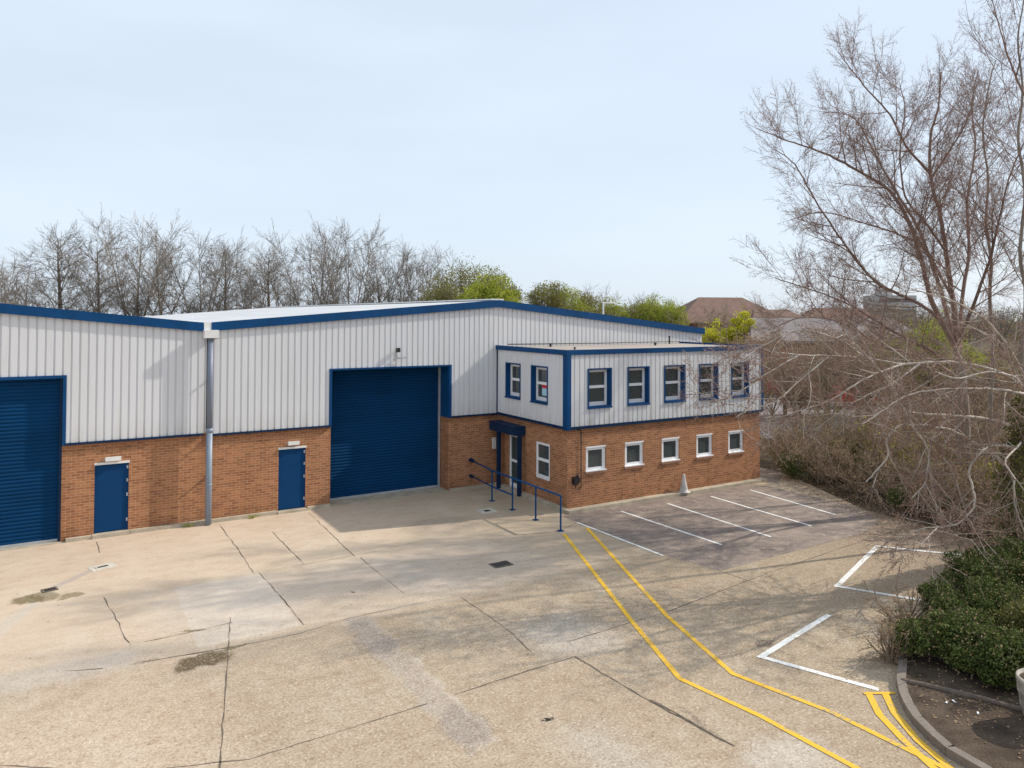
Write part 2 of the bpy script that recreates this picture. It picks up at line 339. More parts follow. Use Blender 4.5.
def ribbon(name, pts, width, z, m, parent=None, jitter=0., label=None):
    P = [Vector((x, y, 0)) for x, y in pts]; Q = [P[0]]
    if jitter:
        for a, b in zip(P, P[1:]):
            n = max(1, int((b-a).length/.22))
            for i in range(1, n+1):
                q = a.lerp(b, i/n)
                if i < n: q += Vector((random.uniform(-1, 1), random.uniform(-1, 1), 0))*jitter
                Q.append(q)
    else: Q = P
    L, Rr = [], []
    for i, q in enumerate(Q):
        t1 = (Q[i]-Q[i-1]).normalized() if i else (Q[1]-Q[0]).normalized(); t2 = (Q[i+1]-Q[i]).normalized() if i < len(Q)-1 else t1
        n1 = Vector((-t1.y, t1.x, 0)); n2 = Vector((-t2.y, t2.x, 0)); nn = (n1+n2); nn = nn.normalized(); k = 1/max(.5, nn.dot(n1))
        wd = width/2*(random.uniform(.2, 1.6) if jitter else 1)
        L.append(q+nn*wd*k); Rr.append(q-nn*wd*k)
    mb = MB()
    for i in range(len(Q)-1):
        mb.quad(*[(p.x, p.y, z) for p in (Rr[i], Rr[i+1], L[i+1], L[i])])
    o = mb.build(name, m, parent)
    if not parent: o['kind'] = 'structure'
    if label: o['label'] = label
    return o
joints = {
 'a': [(1.37, 15.52), (1.89, 15.53), (2.36, 15.56), (2.95, 15.6)], 'b1': [(.14, 14.93), (.66, 14.73)], 'b2': [(1.27, 14.64), (1.89, 14.56), (2.67, 14.47)], 'b3': [(2.67, 14.47), (3.95, 14.4), (5.0, 14.6), (6.73, 14.62), (7.6, 14.47)],
 'c': [(2.98, 15.91), (2.66, 14.4), (2.54, 13.75), (1.89, 10.71), (1.3, 8)], 'd': [(3.97, 22.9), (3.99, 20.23), (3.94, 18.3)], 'e': [(.84, 22.95), (.87, 21.86)], 'f': [(5.14, 21.5), (5.15, 18.3)],
 'g': [(4.07, 18.3), (4.13, 16.42), (4.16, 14.75)], 'h': [(6.6, 23.0), (6.51, 20.55), (6.43, 18.3)], 'i': [(6.52, 18.1), (6.51, 17.35), (6.52, 15.3)], 'j': [(3.94, 18.3), (6.93, 18.35), (8.53, 18.6)],
 'l': [(7.51, 14.46), (7.52, 13.02), (7.52, 12.34), (7.4, 11.44)], 'm': [(-2, 12.75), (-.66, 12.3), (.7, 11.3), (2.28, 10.7), (5.01, 10.78)], 'n': [(5.5, 10.81), (6.28, 10.86), (7.97, 10.9)],
 'p': [(7.98, 10.9), (8.05, 9.69), (8.14, 8.62), (8.3, 7.47)], 'q': [(8.21, 11.46), (9.57, 11.52), (10.8, 11.55), (14.1, 12.0)], 's': [(14.11, 12.0), (18.26, 12.39), (21.4, 12.6)],
 'r': [(10.99, 18.94), (10.97, 17.74), (11.79, 17.46), (12.16, 17.48)], 't': [(13.65, 12.75), (13.75, 11.7)], 'crack': [(.82, 18.43), (.93, 17.51), (1.03, 16.7), (1.05, 16.16), (1.14, 15.59)],
 'u': [(11.9, 17.3), (13.2, 17.9)]}
for k, pts in joints.items():
    wd = {'crack': .022, 'p': .035, 'b2': .04, 'n': .028, 'a': .03, 'm': .018, 'b3': .012, 'q': .02, 's': .02, 'j': .01, 'i': .014, 'l': .018}.get(k, .02)
    ribbon('slab_crack' if k == 'crack' else 'slab_joint', pts, wd*.9, .004, M['tarstain'], yard, .03 if k == 'crack' else .014)
ribbon('tar_patch', [(8.12, 9.05), (8.2, 8.6), (8.24, 8.0), (8.3, 7.5)], .04, .008, M['tarstain'], yard, .02)
# painted lines
Y = [('yellow_line', [(12.16, 17.14), (9.87, 11.53), (9.03, 9.32), (9.26, 7.83), (9.33, 6.26), (9.4, 4.5)], .10), ('yellow_line', [(13.08, 17.29), (10.68, 11.40), (9.94, 8.98), (10.30, 7.35), (10.37, 5.70), (10.36, 4.6)], .10)]
for n, p, wd in Y: ribbon(n, p, wd, .008, M['yellow'], yard)
ribbon('yellow_line', [(11.36, 7.40), (10.88, 6.90), (10.52, 6.29), (10.25, 5.74), (10.15, 5.3), (10.1, 4.6)], .11, .0095, M['yellow'], yard)
ribbon('yellow_line', [(11.58, 7.25), (11.12, 6.80), (10.70, 6.2), (10.44, 5.62), (10.34, 5.2), (10.3, 4.6)], .11, .0105, M['yellow'], yard)
ribbon('yellow_line', [(11.26, 7.42), (11.72, 7.16)], .07, .0115, M['yellow'], yard)
for pts in ([(15.12, 18.2), (15.26, 14.16)], [(17.07, 18.18), (17.0, 13.97)], [(19.03, 18.15), (18.92, 14.1)], [(20.95, 18.12), (20.64, 14.49)]):
    ribbon('bay_line', pts, .09, .008, M['line_white'], park)
ribbon('bay_line', [(13.16, 17.9), (13.26, 14.3)], .09, .010, M['line_white'], park)
ribbon('bay_line', [(18.0, 11.74), (18.77, 11.94)], .13, .008, M['line_white'], yard) if 0 else None
ribbon('bay_line', [(20.13, 10.23), (18.77, 11.94), (15.20, 10.65), (16.2, 9.05)], .13, .008, M['line_white'], yard) if 0 else None
ribbon('bay_line', [(20.13, 10.23), (18.77, 11.94), (15.20, 10.65), (16.08, 9.13)], .12, .008, M['line_white'], yard)
ribbon('bay_line', [(13.61, 9.72), (10.87, 9.16), (11.60, 7.36)], .12, .008, M['line_white'], yard)

# planted island with its kerb
sheet('planting_bed', [(11.95, 7.18), (11.55, 6.85), (11.18, 6.42), (10.95, 6.05), (10.78, 5.5), (10.75, 3), (26, -2), (26, 9.9), (17, 9.25), (14.0, 8.3)], .10, M['soil'])
isl = [(14.0, 8.42), (12.9, 7.8), (11.99, 7.30), (11.6, 7.02), (11.3, 6.75), (11.05, 6.47), (10.83, 6.12), (10.66, 5.78), (10.58, 5.2), (10.55, 3.2)]
mb = MB()
for a, b in zip(isl, isl[1:]):
    a, b = Vector((*a, 0)), Vector((*b, 0)); t = (b-a).normalized(); L = (b-a).length; n = max(1, round(L/.45))
    for i in range(n):
        p, q = a.lerp(b, i/n)+t*.004, a.lerp(b, (i+1)/n)-t*.004; s = Vector((-t.y, t.x, 0))*.14
        prof = [(0, -.02), (0, .115), (.02, .13), (1, .13), (1, -.02)]
        v = []
        for e in (p, q):
            for k, z in prof: v.append((e.x+s.x*k, e.y+s.y*k, z))
        mb.add(v, [(i0, i0+1, i0+6, i0+5) for i0 in range(4)]); mb.f.append(np.array([[0, 1, 2, 3, 4], [5, 6, 7, 8, 9]])+mb.n-10)
o = mb.build('kerb', M['kerb']); o['kind'] = 'structure'
mb = MB(); ed = [(12.02, 7.22), (12.36, 6.6), (12.69, 5.82), (12.9, 5.2)]
for a, b in zip(ed, ed[1:]):
    mb.tube([(a[0], a[1], .11), ((a[0]+b[0])/2, (a[1]+b[1])/2, .12), (b[0], b[1], .11)], .045, 8)
tag(mb.build('log_edging', M['timber']), 'weathered log edging laid on the bare soil in front of the evergreen shrubs', 'edging')

# ================================================================== BUILDINGS
def front(Y0): return lambda a, d, z: (a, Y0+d, z)
def side(X0): return lambda a, d, z: (X0+d, a, z)
def wall_boxes(mb, fn, a0, a1, z0, top, holes, d0, d1):
    """solid wall with rectangular openings; top is a number or a function of a"""
    tf = top if callable(top) else (lambda a: top)
    cuts = sorted({a0, a1, *[h[0] for h in holes if a0 < h[0] < a1], *[h[1] for h in holes if a0 < h[1] < a1], *([13.6] if callable(top) and a0 < 13.6 < a1 else [])})
    for x0, x1 in zip(cuts, cuts[1:]):
        xm = (x0+x1)/2; zs = [z0]
        hs = sorted([(h[2], h[3]) for h in holes if h[0] < xm < h[1]])
        iv = []; cur = z0
        for h0, h1 in hs:
            if h0 > cur: iv.append((cur, h0, False))
            cur = h1
        if cur < min(tf(x0), tf(x1))-.01: iv.append((cur, None, True))
        for s, e, last in iv:
            v = []
            for zz in (0, 1):
                for d in (d0, d1):
                    for x in (x0, x1):
                        z = s if zz == 0 else (tf(x) if last else e); v.append(fn(x, d, z))
            mb.add(v, [(0, 2, 3, 1), (4, 5, 7, 6), (0, 1, 5, 4), (2, 6, 7, 3), (0, 4, 6, 2), (1, 3, 7, 5)])
def ribbed(mb, fn, a0, a1, z0, top, holes, pitch=.2, depth=.034, phase=0.):
    tf = top if callable(top) else (lambda a: top)
    P = []
    k0 = math.floor((a0-phase)/pitch)-1
    for k in range(k0, int((a1-phase)/pitch)+2):
        b = phase+k*pitch
        P += [(b, 0), (b+pitch*.70, 0), (b+pitch*.75, depth), (b+pitch*.91, depth), (b+pitch*.97, 0)]
    def prof(a):
        r = ((a-phase) % pitch)/pitch
        xs = [0, .70, .75, .91, .97, 1]; ys = [0, 0, depth, depth, 0, 0]
        return float(np.interp(r, xs, ys))
    xs = sorted({round(x, 5) for x, _ in P if a0 < x < a1} | {a0, a1} | {h[0] for h in holes if a0 < h[0] < a1} | {h[1] for h in holes if a0 < h[1] < a1})
    for x0, x1 in zip(xs, xs[1:]):
        xm = (x0+x1)/2; hs = sorted([(h[2], h[3]) for h in holes if h[0] < xm < h[1]]); cur = z0; iv = []
        for h0, h1 in hs:
            if h0 > cur: iv.append((cur, h0, h0))
            cur = h1
        iv.append((cur, tf(x0), tf(x1)))
        d0, d1 = prof(x0+1e-6), prof(x1-1e-6)
        for s, e0, e1 in iv: mb.quad(fn(x0, d0, s), fn(x1, d1, s), fn(x1, d1, e1), fn(x0, d0, e0))

def window(parent, fn, a0, a1, z0, z1, rec, style, flip=False, sticker=False):
    """style: 'clad' (blue lined opening, two panes), 'small' (one pane), 'tall' (two panes in brick)"""
    fw = {'clad': .085, 'small': .115, 'tall': .09}[style]
    root = MB()
    root.box(a0, a1, rec, rec+.07, z0, z0+fw, fn); root.box(a0, a1, rec, rec+.07, z1-fw, z1, fn)
    root.box(a0, a0+fw, rec+.002, rec+.068, z0+fw, z1-fw, fn); root.box(a1-fw, a1, rec+.002, rec+.068, z0+fw, z1-fw, fn)
    panes = [(z0+fw, z1-fw)]
    if style != 'small':
        zt = z0+(z1-z0)*.52; root.box(a0+fw, a1-fw, rec-.006, rec+.066, zt-.045, zt+.045, fn); panes = [(z0+fw, zt-.045), (zt+.045, z1-fw)]
        # inner sash lip of the lower light
        root.box(a0+fw, a1-fw, rec-.012, rec+.03, z0+fw, z0+fw+.035, fn)
    else:
        root.box(a0+.0, a1, rec-.045, rec-.002, z1-.035, z1+.015, fn)
    wf = root.build('window', M['upvc'], parent)
    p = MB()
    for s, e in panes: p.box(a0+fw, a1-fw, rec+.030, rec+.038, s, e, fn)
    p.build('pane', M['glass'], wf)
    if style == 'clad':
        r = MB(); t = .012
        r.box(a0-.03, a0, -.01, rec+.08, z0-.03, z1+.03, fn); r.box(a1, a1+.03, -.01, rec+.08, z0-.03, z1+.03, fn)
        r.box(a0, a1, -.01, rec+.08, z1, z1+.03, fn); r.box(a0, a1, -.02, rec, z0-.03, z0-.001, fn)
        r.box(a0-.07, a1+.07, -.016, -.011, z1+.031, z1+.05, fn); r.box(a0-.07, a0-.031, -.016, -.011, z0-.05, z1+.031, fn); r.box(a1+.031, a1+.07, -.016, -.011, z0-.05, z1+.031, fn)
        r.box(a0-.07, a1+.07, -.05, -.021, z0-.075, z0-.031, fn)
        r.build('window_reveal', M['blue'], wf)
    else:
        s = MB(); s.box(a0-.03, a1+.03, -.045, rec, z0-.075, z0-.002, fn); s.build('sill', M['shutter_sill'], wf)
    if style == 'small':
        r = MB(); r.box(a0-.015, a1+.015, -.035, rec-.001, z0, z0+.03, fn); r.build('sill_board', M['upvc'], wf)
    if sticker:
        am, aw = (a0+a1)/2-.06, .17; zb = z0+fw+.10
        q = MB(); q.box(am-aw, am+aw, rec+.022, rec+.028, zb+.24, zb+.40, fn); q.build('notice_heading', mat('notice_red', (.62, .035, .05), .5), wf)
        q = MB(); q.box(am-aw, am+aw, rec+.022, rec+.028, zb, zb+.239, fn); q.build('notice', mat('notice_pale_blue', (.42, .66, .78), .5), wf)
    return wf

FY = 23.36; FB = 23.42                  # cladding and brick planes of the long front
XV = 3.64                               # valley between the two units
def topL(x): return 5.91+.103*(3.6-x) if x > -6.2 else 5.91+.103*9.8-.1*(-6.2-x)
def topR(x): return 5.93+.082*(x-3.75) if x < 13.6 else 6.738-.104*(x-13.6)
YB = 59.0

def roller(parent, a0, a1, zt, Y0, name='roller_door', gm='steel'):
    mb = MB(); pitch = .1; n = int(zt/pitch)+1; pr = [(0, 0), (.018, -.016), (.05, -.024), (.082, -.016)]
    for k in range(n):
        for i in range(4):
            z0, d0 = k*pitch+pr[i][0], pr[i][1]; z1, d1 = (k*pitch+pr[i+1][0], pr[i+1][1]) if i < 3 else ((k+1)*pitch, 0)
            mb.quad((a0, Y0+d0, z0+.06), (a1, Y0+d0, z0+.06), (a1, Y0+d1, z1+.06), (a0, Y0+d1, z1+.06))
    c = mb.build(name, M['roller'], parent)
    b = MB(); b.box(a0, a1, Y0-.05, Y0+.01, .015, .085); b.build('bottom_rail', M['steel'], c)
    for x0, x1 in ((a0-.005, a0+.06), (a1-.06, a1+.005)):
        b = MB(); b.box(x0, x1, Y0-.10, Y0-.035, 0.01, zt); b.build('guide_rail', M[gm], c)
    b = MB(); b.box(a0, a1, Y0+.03, Y0+.06, 0, zt+.2); b.build('door_back', M['dark'], c)
    return c
def plain_door(parent, a0, a1, z0, z1, hinge_right=True):
    fn = front(FB); b = MB(); b.box(a0+.03, a1-.03, .035, .085, z0+.02, z1-.04, fn); d = b.build('door', M['door'], parent)
    b = MB(); b.box(a0, a0+.03, .02, .12, z0, z1, fn); b.box(a1-.03, a1, .02, .12, z0, z1, fn); b.box(a0+.03, a1-.03, .02, .12, z1-.04, z1, fn); b.build('door_frame', M['door'], d)
    b = MB(); b.box(a0-.01, a1+.02, -.02, .019, z1+.002, z1+.065, fn); b.build('drip_board', M['white'], d)
    b = MB()
    for z in (.25, .95, 1.35, 1.72): b.box(a1-.055, a1-.012, .012, .032, z0+z, z0+z+.09, fn)
    b.split('hinge', M['steel'], d)
    b = MB(); b.box(a0-.04, a1+.04, -.16, .13, 0, z0, fn); b.build('door_step', M['plinth'], d)
    return d
def wall_light(parent, x0, x1, z):
    b = MB(); b.box(x0, x1, -.10, -.025, z-.055, z+.055, front(FB)); l = b.build('wall_light', M['white'], parent)
    b = MB(); b.box(x0+.05, x1-.05, -.024, -.001, z-.035, z+.035, front(FB)); b.tube([(x0-.0, FB-.03, z-.02), (x0-.05, FB-.02, z-.02), (x0-.06, FB-.005, z-.06)], .012, 6); b.build('light_bracket', M['steel'], l)

# ---- left unit
lu = empty('industrial_unit', 'pale ribbed metal unit over brown brick, left of the tall grey downpipe', 'industrial unit')
hl = [(-4.4, 0.0, -1, 4.42)]; dl = [(.78, 1.62, -1, 1.98)]
mb = MB(); ribbed(mb, front(FY), -15.5, XV-.02, 2.66, lambda x: topL(x)-.12, hl, phase=.02); mb.build('metal_cladding', M['clad'], lu)
mb = MB(); wall_boxes(mb, front(FB), -15.5, XV, 0, 2.655, hl+dl, 0, .25); mb.build('brick_wall', M['brick_x'], lu)
mb = MB(); wall_boxes(mb, front(FB), -15.5, XV, 2.656, lambda x: topL(x)-.2, [(-4.4, 0, -1, 4.42)], 0, .2); mb.box(-15.5, -15.3, FB+.25, YB, 0, 5.6); mb.box(-15.5, XV, YB-.2, YB, 0, 5.6); mb.build('inner_wall', M['dark'], lu)
mb = MB(); mb.box(-15.5, -4.4, -.035, .02, 2.60, 2.66, front(FY)); mb.box(.06, XV-.1, -.035, .02, 2.60, 2.66, front(FY)); mb.split('cladding_flashing', M['navy'], lu)
rd_ = roller(lu, -4.36, -.01, 4.42, FB+.12, gm='navy')
mb = MB(); mb.box(.0, .085, -.03, .14, 2.60, 4.42, front(FY)); mb.box(-4.5, .085, -.031, .14, 4.421, 4.50, front(FY)); mb.build('door_trim', M['blue'], rd_)
dd = plain_door(lu, .78, 1.62, .10, 1.98); wall_light(lu, 1.03, 1.42, 2.13)
mb = MB(); mb.box(.12, .78-.05, -.13, -.001, 0, .09, front(FB)); mb.box(1.67, XV-.2, -.13, -.001, 0, .10, front(FB)); mb.box(XV-.2, XV, -.16, -.001, 0, .11, front(FB)); mb.split('plinth', M['plinth'], lu)
mb = MB(); mb.box(-4.4, .12, -.10, .15, .0, .013, front(FB)); mb.build('threshold', M['plinth'], lu)
def sloped(mb, x0, x1, y0, y1, f, dz0, dz1):
    v = [(x, y, f(x)+(dz0, dz1)[k]) for k in (0, 1) for y in (y0, y1) for x in (x0, x1)]
    mb.add(v, [(0, 2, 3, 1), (4, 5, 7, 6), (0, 1, 5, 4), (2, 6, 7, 3), (0, 4, 6, 2), (1, 3, 7, 5)])
mb = MB(); sloped(mb, -6.2, 3.52, FY-.09, FY-.02, topL, -.26, 0); sloped(mb, -15.7, -6.2001, FY-.09, FY-.02, topL, -.26, 0); mb.build('barge_board', M['blue'], lu)
mb = MB(); sloped(mb, -6.2, 3.52, FY-.018, YB, topL, -.10, -.012); sloped(mb, -15.7, -6.2001, FY-.018, YB, topL, -.10, -.012); mb.build('roof', M['roof'], lu)

# ---- right unit
ru = empty('industrial_unit', 'grey ribbed metal unit with low gable, between the downpipe and the office wing', 'industrial unit')
hr = [(7.4, 11.62, -1, 4.38)]; dr = [(5.76, 6.6, -1, 1.96)]
mb = MB(); ribbed(mb, front(FY), XV+.14, 13.6, 2.62, lambda x: topR(x)-.12, hr, phase=.04); ribbed(mb, front(FY), 13.6, 23.95, 2.62, lambda x: topR(x)-.12, [], phase=.04); mb.build('metal_cladding', M['clad'], ru)
mb = MB(); wall_boxes(mb, front(FB), XV+.001, 23.9, 0, 2.615, hr+dr, 0, .25); mb.build('brick_wall', M['brick_x'], ru)
mb = MB(); mb.box(11.62, 11.84, FB+.251, FB+.80, 0, 2.9); mb.box(7.18, 7.4, FB+.251, FB+.80, 0, 2.9); mb.split('brick_pier', M['brick_y'], ru)
mb = MB(); wall_boxes(mb, front(FB), XV+.001, 23.9, 2.616, lambda x: topR(x)-.2, hr, 0, .2); mb.box(23.7, 23.9, FB+.25, YB, 0, 5.5); mb.box(XV, 23.9, YB-.2, YB, 0, 5.5); mb.box(7.18, 11.84, FB+.201, FB+.80, 4.39, 4.5); mb.build('inner_wall', M['dark'], ru)
mb = MB(); mb.box(XV+.12, 7.4, -.035, .02, 2.56, 2.615, front(FY)); mb.box(11.66, 13.55, -.035, .02, 2.56, 2.615, front(FY)); mb.box(22.7, 23.95, -.035, .02, 2.56, 2.615, front(FY)); mb.split('cladding_flashing', M['navy'], ru)
mb = MB(); ribbed(mb, lambda a, d, z: (23.95-d, a, z), FY+.01, YB, 2.6, 5.55, []); mb.build('side_cladding', M['clad'], ru)
rr = roller(ru, 7.43, 11.59, 4.38, FB+.70)
mb = MB(); mb.box(7.32, 7.405, -.03, .06, 2.56, 4.38, front(FY)); mb.box(7.32, 11.70, -.031, .06, 4.381, 4.43, front(FY)); mb.box(11.615, 11.70, -.03, .06, 2.56, 4.38, front(FY))
mb.box(7.41, 7.425, .061, .75, 2.56, 4.37, front(FY)); mb.box(11.597, 11.612, .0, .75, 2.56, 4.37, front(FY)); mb.box(7.425, 11.597, .061, .75, 4.35, 4.37, front(FY)); mb.build('door_trim', M['blue'], rr)
plain_door(ru, 5.76, 6.6, .07, 1.96); wall_light(ru, 6.03, 6.38, 2.14)
mb = MB(); mb.box(XV, 5.71, -.13, -.001, 0, .10, front(FB)); mb.box(6.65, 7.38, -.13, -.001, 0, .10, front(FB)); mb.box(11.66, 13.55, -.13, -.001, 0, .07, front(FB)); mb.split('plinth', M['plinth'], ru)
mb = MB(); mb.box(7.4, 11.62, -.02, .72, .0, .013, front(FB)); mb.build('threshold', M['plinth'], ru)
mb = MB(); sloped(mb, 3.74, 13.6, FY-.09, FY-.02, topR, -.26, 0); sloped(mb, 13.6001, 24.05, FY-.09, FY-.02, topR, -.26, 0); mb.build('barge_board', M['blue'], ru)
mb = MB(); sloped(mb, 3.74, 13.6, FY-.018, YB, topR, -.10, -.012); sloped(mb, 13.6001, 24.05, FY-.018, YB, topR, -.10, -.012)
rf = mb.build('roof', M['roof'], ru)
mb = MB(); mb.box(13.35, 13.85, FY+.02, YB, 6.735, 6.785); mb.build('ridge_cap', M['white'], rf)
mb = MB(); mb.box(3.525, 3.735, FY-.05, YB, 5.62, 5.80); mb.box(3.53, 3.73, FY-.075, FY-.051, 5.66, 5.93); mb.build('valley_gutter', M['white'], ru)
mb = MB(); mb.box(3.50, 3.90, FY-.36, FY-.04, 5.47, 5.70); dp = mb.build('rainwater_hopper', M['white'], ru)
mb = MB(); mb.tube([(3.69, 23.15, 0.02), (3.69, 23.15, 2.78)], .088, 16); mb.tube([(3.69, 23.15, 2.70), (3.69, 23.15, 2.82)], .098, 16); mb.tube([(3.69, 23.15, 1.15), (3.69, 23.15, 1.2)], .096, 16); dpi = mb.build('downpipe', M['pipe'], ru, True)
mb = MB(); mb.tube([(3.69, 23.15, 2.78), (3.69, 23.15, 5.47)], .078, 16); mb.build('upper_pipe', M['pipe_dark'], dpi, True)
mb = MB()
for z in (1.35, 2.45, 4.2): mb.box(3.66, 3.72, 23.24, FY+.06, z, z+.04)
mb.split('pipe_bracket', M['black'], dpi)
# security floodlight over the roller door
mb = MB(); mb.box(9.58, 9.70, -.16, -.06, 4.92, 5.06, front(FY)); mb.box(9.62, 9.66, -.06, .0, 4.96, 5.0, front(FY)); fl = mb.build('security_camera', M['black'], ru)
mb = MB(); mb.tube([(9.64, FY-.02, 4.92), (9.64, FY-.02, 4.70), (9.50, FY-.05, 4.69), (9.95, FY-.09, 4.73)], .014, 6); mb.box(9.62, 9.95, -.13, -.09, 4.71, 4.75, front(FY)); mb.build('camera_arm', M['steel'], fl)
mb = MB(); mb.box(13.40, 13.53, -.07, 0, 1.32, 1.72, front(FB)); mb.build('meter_box', M['white'], ru)
# ---- office wing
OX, OY, OXR = 13.56, 18.95, 22.59
of = empty('office_building', 'two storey office wing with pale ribbed metal upper floor over brown brick, blue corner trim', 'office')
up = [(14.35, 15.33), (16.0, 16.96), (17.63, 18.61), (19.28, 20.24), (20.91, 21.85)]
hu = [(a+.06, b-.06, 3.26, 4.43) for a, b in up]; hs = [(a, b, 1.17, 1.96) for a, b in ((14.33, 15.14), (15.94, 16.75), (17.57, 18.39), (19.21, 20.01), (20.82, 21.62))]
hlu = [(21.79, 22.67, 3.32, 4.45), (20.10, 20.99, 3.32, 4.45)]; hlt = [(20.0, 20.84, .76, 1.97)]; hld = [(21.75, 22.6, .1, 1.98)]
pad = lambda H, p: [(a-p, b+p, c-p, d+p) for a, b, c, d in H]
mb = MB(); ribbed(mb, front(OY), OX+.1, OXR-.04, 2.66, 4.95, pad(hu, .03), phase=.07); mb.build('front_cladding', M['clad'], of)
mb = MB(); ribbed(mb, side(OX), OY+.16, FY-.01, 2.66, 4.95, pad(hlu, .03), phase=.03, depth=.02); mb.build('side_cladding', M['clad'], of)
mb = MB(); ribbed(mb, lambda a, d, z: (OXR-d, a, z), OY+.05, FY, 2.66, 4.95, []); mb.build('rear_side_cladding', M['clad'], of)
mb = MB(); wall_boxes(mb, front(OY+.05), OX+.05, OXR-.09, 0, 2.6, hs, 0, .25); mb.build('brick_wall', M['brick_x'], of)
mb = MB(); wall_boxes(mb, side(OX+.052), OY+.301, FB-.001, 0, 2.6, hlt+hld, 0, .25); mb.build('side_brick_wall', M['brick_y'], of); mb = MB(); wall_boxes(mb, side(OXR-.34), OY+.301, FB-.001, 0, 2.6, [], 0, .25); mb.build('side_brick_wall', M['brick_y'], of); mb = MB()
mb.box(OX+.0495, OX+.0515, OY+.0525, OY+.30, 0, 2.6); mb.build('corner_brick_return', M['brick_y'], of)
mb = MB(); wall_boxes(mb, front(OY+.10), OX+.1, OXR-.1, 2.62, 4.9, pad(hu, .031), 0, .15); wall_boxes(mb, side(OX+.1), OY+.26, FB-.01, 2.62, 4.9, pad(hlu, .031), 0, .15); mb.box(OXR-.30, OXR-.1, OY+.26, FB-.01, 2.62, 4.9)
mb.build('inner_wall', M['ceil'], of)
mb = MB(); mb.box(OX+.3, OXR-.35, OY+.31, FB-.01, 2.50, 2.60); mb.box(OX+.3, OXR-.35, OY+.31, FB-.01, 0, .1); mb.box(16.6, 16.7, OY+.31, FB-.01, .1, 4.8); mb.box(OX+.3, OXR-.35, FB-.02, FB-.012, .1, 4.8); mb.build('floor_slab', mat('office_floor', (.22, .22, .22), .9), of)
mb = MB(); mb.box(OX-.02, OXR+.02, -.04, .02, 4.93, 5.09, front(OY)); mb.box(OX-.06, OX-.0205, OY-.06, FY-.001, 4.93, 5.09); mb.box(OXR+.021, OXR+.06, OY-.04, FY-.002, 4.93, 5.09)
mb.build('roof_fascia', M['blue'], of)
mb = MB(); mb.box(OX-.02, OXR+.02, OY+.021, FY-.003, 4.92, 5.02); fr = mb.build('flat_roof', M['flat_roof'], of)
for (x, y, r, h, l) in ((15.4, 22.6, .045, .10, 0), (20.0, 22.0, .045, .08, 0), (21.6, 22.9, .035, .30, 0), (14.9, 20.4, .03, .05, 0)):
    mb = MB(); mb.tube([(x, y, 5.0), (x, y, 5.02+h)], r, 10); mb.tube([(x, y, 5.02+h), (x, y, 5.05+h)], r*1.6, 10); mb.build('vent_pipe', M['black'], fr)
mb = MB(); mb.tube([(13.9, 23.15, 5.12), (18, 23.15, 5.10), (22.4, 23.15, 5.12)], .025, 6); mb.build('roof_cable', M['black'], fr)
mb = MB(); mb.box(OX-.03, OX+.12, -.045, .035, 2.56, 4.929, front(OY)); mb.box(OX-.032, OX+.005, OY+.036, OY+.20, 2.56, 4.929); mb.box(OXR-.05, OXR+.03, -.03, .04, 2.58, 4.929, front(OY)); mb.split('corner_trim', M['blue'], of, [2, 1])
mb = MB(); mb.box(OX+.12, OXR-.05, -.03, .05, 2.57, 2.655, front(OY)); mb.box(OX-.025, OX+.05, OY+.20, FY-.01, 2.57, 2.655); mb.box(OX-.025, OX+.03, FY-.06, FY-.012, 2.66, 4.92); mb.split('cladding_flashing', M['navy'], of, [2, 1])
mb = MB(); mb.box(OX-.08, OXR-.02, -.22, .049, 0, .10, front(OY)); mb.box(OX-.13, OX+.05, OY+.05, FY-.08, 0, .12); mb.split('plinth', M['plinth'], of)
for a, b, c, d in hu: window(of, front(OY), a, b, c, d, .17, 'clad')
for a, b, c, d in hs: window(of, front(OY+.05), a, b, c, d, .04, 'small')
for i, (a, b, c, d) in enumerate(hlu): window(of, side(OX), a, b, c, d, .16, 'clad', sticker=(i == 1))
window(of, side(OX+.05), *hlt[0], .03, 'tall')
# plain grey sheet set behind the first upper front window
for a, b, c, d in hu[:1]:
    mb = MB(); mb.box(a-.02, b+.02, .34, .345, c-.1, d+.1, front(OY)); mb.build('window_backing', mat('backing_grey', (.16, .17, .16), .9), of)
# glazed entrance door
mb = MB(); fn = side(OX+.05); a0, a1, z0, z1 = 21.75, 22.6, .1, 1.98
for q in ((a0, a1, z1-.09, z1), (a0, a1, z0, z0+.16), (a0, a0+.09, z0+.16, z1-.09), (a1-.09, a1, z0+.16, z1-.09), (a0+.09, a1-.09, 1.0, 1.09)): mb.box(q[0], q[1], .05, .11, q[2], q[3], fn)
ed_ = mb.build('entrance_door', M['upvc'], of)
mb = MB(); mb.box(a0+.09, a1-.09, .075, .085, z0+.16, 1.0, fn); mb.box(a0+.09, a1-.09, .075, .085, 1.09, z1-.09, fn); mb.build('pane', M['glass'], ed_)
mb = MB(); mb.box(a0+.1, a0+.13, .0, .03, .85, 1.2, fn); mb.build('handle', M['steel'], ed_)
mb = MB(); mb.box(13.18, OX+.049, 21.48, 23.24, 2.06, 2.34); mb.box(13.16, OX+.049, 21.46, 23.26, 2.341, 2.37); cn = mb.build('entrance_canopy', M['navy'], of)
for y in (21.5, 22.9):
    mb = MB(); mb.box(13.32, 13.44, y-.06, y+.06, 0, 2.059); mb.build('canopy_post', M['navy'], cn)
